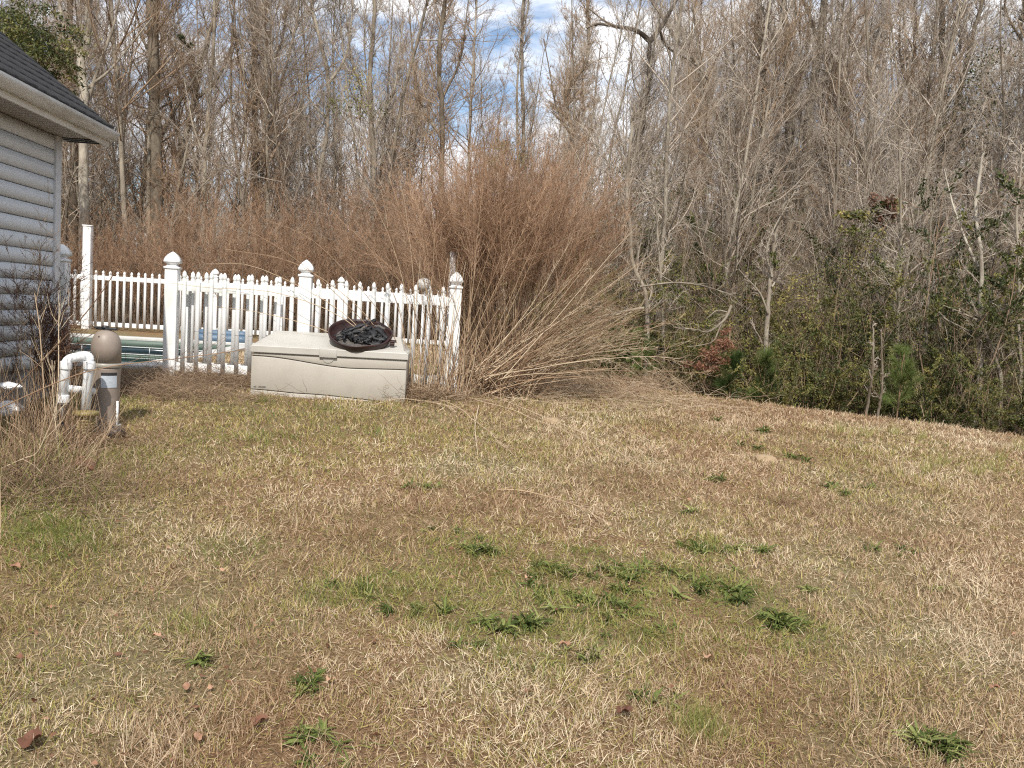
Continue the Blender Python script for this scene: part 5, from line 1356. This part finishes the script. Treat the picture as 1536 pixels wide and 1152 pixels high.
# fallen leaves
def dead_leaf(label, px, py, size, seed, tint, tilt=.5):
    r = np.random.default_rng(seed); size = size * .72; p = on_ground(px, py); t = thing('fallen_leaf', label, 'leaf', p, r.uniform(0, 6.28)); n = 18
    an = np.linspace(0, 2 * PI, n, endpoint=False); rad = size * (.45 + .12 * np.abs(np.cos(an * 2.5)) + .05 * r.random(n)) * (1 - .3 * np.abs(np.sin(an)))
    V = [(0, 0, .03)]; 
    for f in (.5, 1.0):
        for a, q in zip(an, rad): V.append((math.cos(a) * q * f, math.sin(a) * q * f, .03 + size * (.2 * f * f * abs(math.sin(a)) + .12 * math.sin(3 * a) * f) + tilt * math.cos(a) * q * f))
    V = np.array(V); V[:, 2] += max(0, -(V[:, 2].min()) + .008)
    F = [(0, 1 + i, 1 + (i + 1) % n) for i in range(n)] + [(1 + i, 1 + n + i, 1 + n + (i + 1) % n, 1 + (i + 1) % n) for i in range(n)]
    g = Geo(); g.add(V, F, tint); obj('blade', g, M['deadleaf'], t, smooth=True)
LV = [('dark red curled leaf in the lower middle of the lawn', 935, 1080, .075, .05), ('peach-coloured dry leaf right of the lower middle', 1060, 998, .06, .95), ('reddish brown leaf at the bottom left corner', 45, 1130, .10, .3), ('brown leaf at the bottom left of centre', 388, 1098, .07, .45), ('orange tan round leaf at the bottom left', 297, 1120, .05, .8),
      ('peach dry leaf in the left lawn', 234, 967, .05, .9), ('tan leaf below the green weeds', 846, 978, .06, .7), ('pale peach leaf beside the large weed patch', 792, 876, .06, .95), ('brown curled leaf at the left edge', 30, 1000, .06, .4), ('small red-brown leaf below the green weeds', 792, 1050, .045, .4), ('peach leaf on the left upper lawn', 333, 865, .04, .9), ('tan leaf at the left of the lawn', 22, 860, .07, .7),
      ('brown leaf on the right lower lawn', 1490, 1045, .05, .6), ('small tan leaf low on the left lawn', 280, 1045, .05, .6), ('light leaf left of the bottom weed', 495, 1035, .05, 1.0)]
for i, (lb, px, py, sz, ti) in enumerate(LV): dead_leaf(lb, px, py, sz, 900 + i, ti, .16)
p = on_ground(122, 712); t = thing('rusty_shard', 'rust-brown curved shard lying at the lawn edge by the left weeds', 'shard', p, .3)
g = Geo(); xs_ = np.linspace(-1, 1, 9)
V = [(x * .08, -.03 + .01 * abs(x), .035 + .05 * (1 - x * x) - .02) for x in xs_] + [(x * .075, .05, .06 + .05 * (1 - x * x)) for x in xs_] + [(x * .08, -.026 + .01 * abs(x), .027 + .05 * (1 - x * x) - .02) for x in xs_] + [(x * .075, .054, .052 + .05 * (1 - x * x)) for x in xs_]
F = [(i, i + 1, 10 + i, 9 + i) for i in range(8)] + [(18 + i, 27 + i, 28 + i, 19 + i) for i in range(8)] + [(i, 18 + i, 19 + i, i + 1) for i in range(8)]
g.add(V, F, .35); obj('shard', g, M['deadleaf'], t, smooth=True)
# crumbs of dead leaves and twigs sunk in the turf
m = 2600; yy = rg.uniform(2.2, 12.5, m); xx = rg.uniform(-.62, .62, m) * yy; okm = (yy < edge_y(xx)) & (xx * E1[0] + yy * E1[1] > WS + .1)
lft = rg.random(m) < .35 + .65 * sstep((-.2 - xx / yy) / .3) + .4 * vnoise(xx, yy, .8, 44) - .3
xx = xx[okm & lft]; yy = yy[okm & lft]; m = len(xx)
g = Geo(); D_ = rg.normal(size=(m, 3)); D_[:, 2] *= .25
leaves(g, np.stack([xx, yy, ground(xx, yy) + .018 + .012 * rg.random(m)], 1), D_, .014 + .028 * rg.random(m) ** 2, .008 + .014 * rg.random(m) ** 2, rg.beta(1.4, 1.6, m), rg, .3)
o = obj('leaf_litter', g, M['deadleaf'], kind='stuff'); tag(o, 'brown crumbs of dead leaves sunk in the lawn', 'leaf litter')
# pale sandy ant mounds
for lb, px, py, rr0 in (('pale sandy mound among the far weeds on the right lawn', 1148, 690, .085), ('pale bare sandy patch below the fallen stalks', 828, 633, .08)):
    p = on_ground(px, py); t = thing('sand_mound', lb, 'sand mound', p)
    an = np.linspace(0, 2 * PI, 28, endpoint=False); V = [(0, 0, .035)]
    for f in (.35, .7, 1.0):
        for a in an: q = rr0 * f * (1 + .15 * math.sin(3 * a + px) + .08 * math.sin(7 * a)); V.append((q * math.cos(a) * 1.25, q * math.sin(a), .035 * (1 - f) ** .6 * (1 if f < 1 else 0) + .012 - (.03 if f == 1 else 0) + .004 * rg.random()))
    F = [(0, 1 + i, 1 + (i + 1) % 28) for i in range(28)] + [(1 + k_ * 28 + i, 29 + k_ * 28 + i, 29 + k_ * 28 + (i + 1) % 28, 1 + k_ * 28 + (i + 1) % 28) for k_ in range(2) for i in range(28)]
    g = Geo(); g.add(V, F); obj('mound', g, M['sand'], t, smooth=True)

# ------------------------------------------------------------------ sky and sun
SUN_EL, SUN_AZ = math.radians(47), math.radians(-1)     # azimuth of the sun measured from straight behind the camera, to the left
sd = Vector((math.sin(SUN_AZ) * math.cos(SUN_EL), -math.cos(SUN_AZ) * math.cos(SUN_EL), math.sin(SUN_EL)))
sun_d = bpy.data.lights.new('sun', 'SUN'); sun_d.energy = 4.6; sun_d.angle = math.radians(.55); sun_d.color = (1, .95, .87)
sun = bpy.data.objects.new('sun', sun_d); COL.objects.link(sun); sun.rotation_euler = (-sd).to_track_quat('-Z', 'Y').to_euler(); sun.location = (-5, -8, 12)
w = bpy.data.worlds.new('World'); scene.world = w; w.use_nodes = True; nt = w.node_tree; nt.nodes.clear()
out = nt.nodes.new('ShaderNodeOutputWorld'); bg = nt.nodes.new('ShaderNodeBackground'); nt.links.new(bg.outputs[0], out.inputs[0])
sky = nt.nodes.new('ShaderNodeTexSky'); sky.sky_type = 'NISHITA'; sky.sun_disc = False; sky.sun_elevation = SUN_EL
sky.sun_rotation = math.atan2(sd.x, sd.y); sky.air_density = 1.0; sky.dust_density = .6; sky.ozone_density = 1.5
tc = nt.nodes.new('ShaderNodeTexCoord'); mp = nt.nodes.new('ShaderNodeMapping'); mp.inputs['Scale'].default_value = (1.6, 1.6, 5.0); mp.inputs['Location'].default_value = (.35, .2, .4)
nz = nt.nodes.new('ShaderNodeTexNoise'); nz.inputs['Scale'].default_value = 2.3; nz.inputs['Detail'].default_value = 6; nz.inputs['Roughness'].default_value = .55; nz.inputs['Distortion'].default_value = .3
nt.links.new(tc.outputs['Generated'], mp.inputs[0]); nt.links.new(mp.outputs[0], nz.inputs['Vector'])
cf = ramp(nt, nz.outputs['Fac'], [(.42, (0, 0, 0)), (.55, (1, 1, 1))])
cl = ramp(nt, nz.outputs['Fac'], [(.45, (10.0, 10.4, 11.2)), (.7, (12.0, 12.1, 12.3))])
sky.altitude = 0
sk2 = mix(nt, 1.0, sky.outputs[0], (1.35, 1.35, 1.35), 'MULTIPLY')
nt.links.new(mix(nt, cf, sk2, cl), bg.inputs['Color'])
bg.inputs['Strength'].default_value = .10
scene.cycles.use_denoising = False; scene.cycles.filter_width = 1.2
scene.view_settings.view_transform = 'Standard'; scene.view_settings.look = 'None'; scene.view_settings.exposure = .22; scene.view_settings.gamma = 1
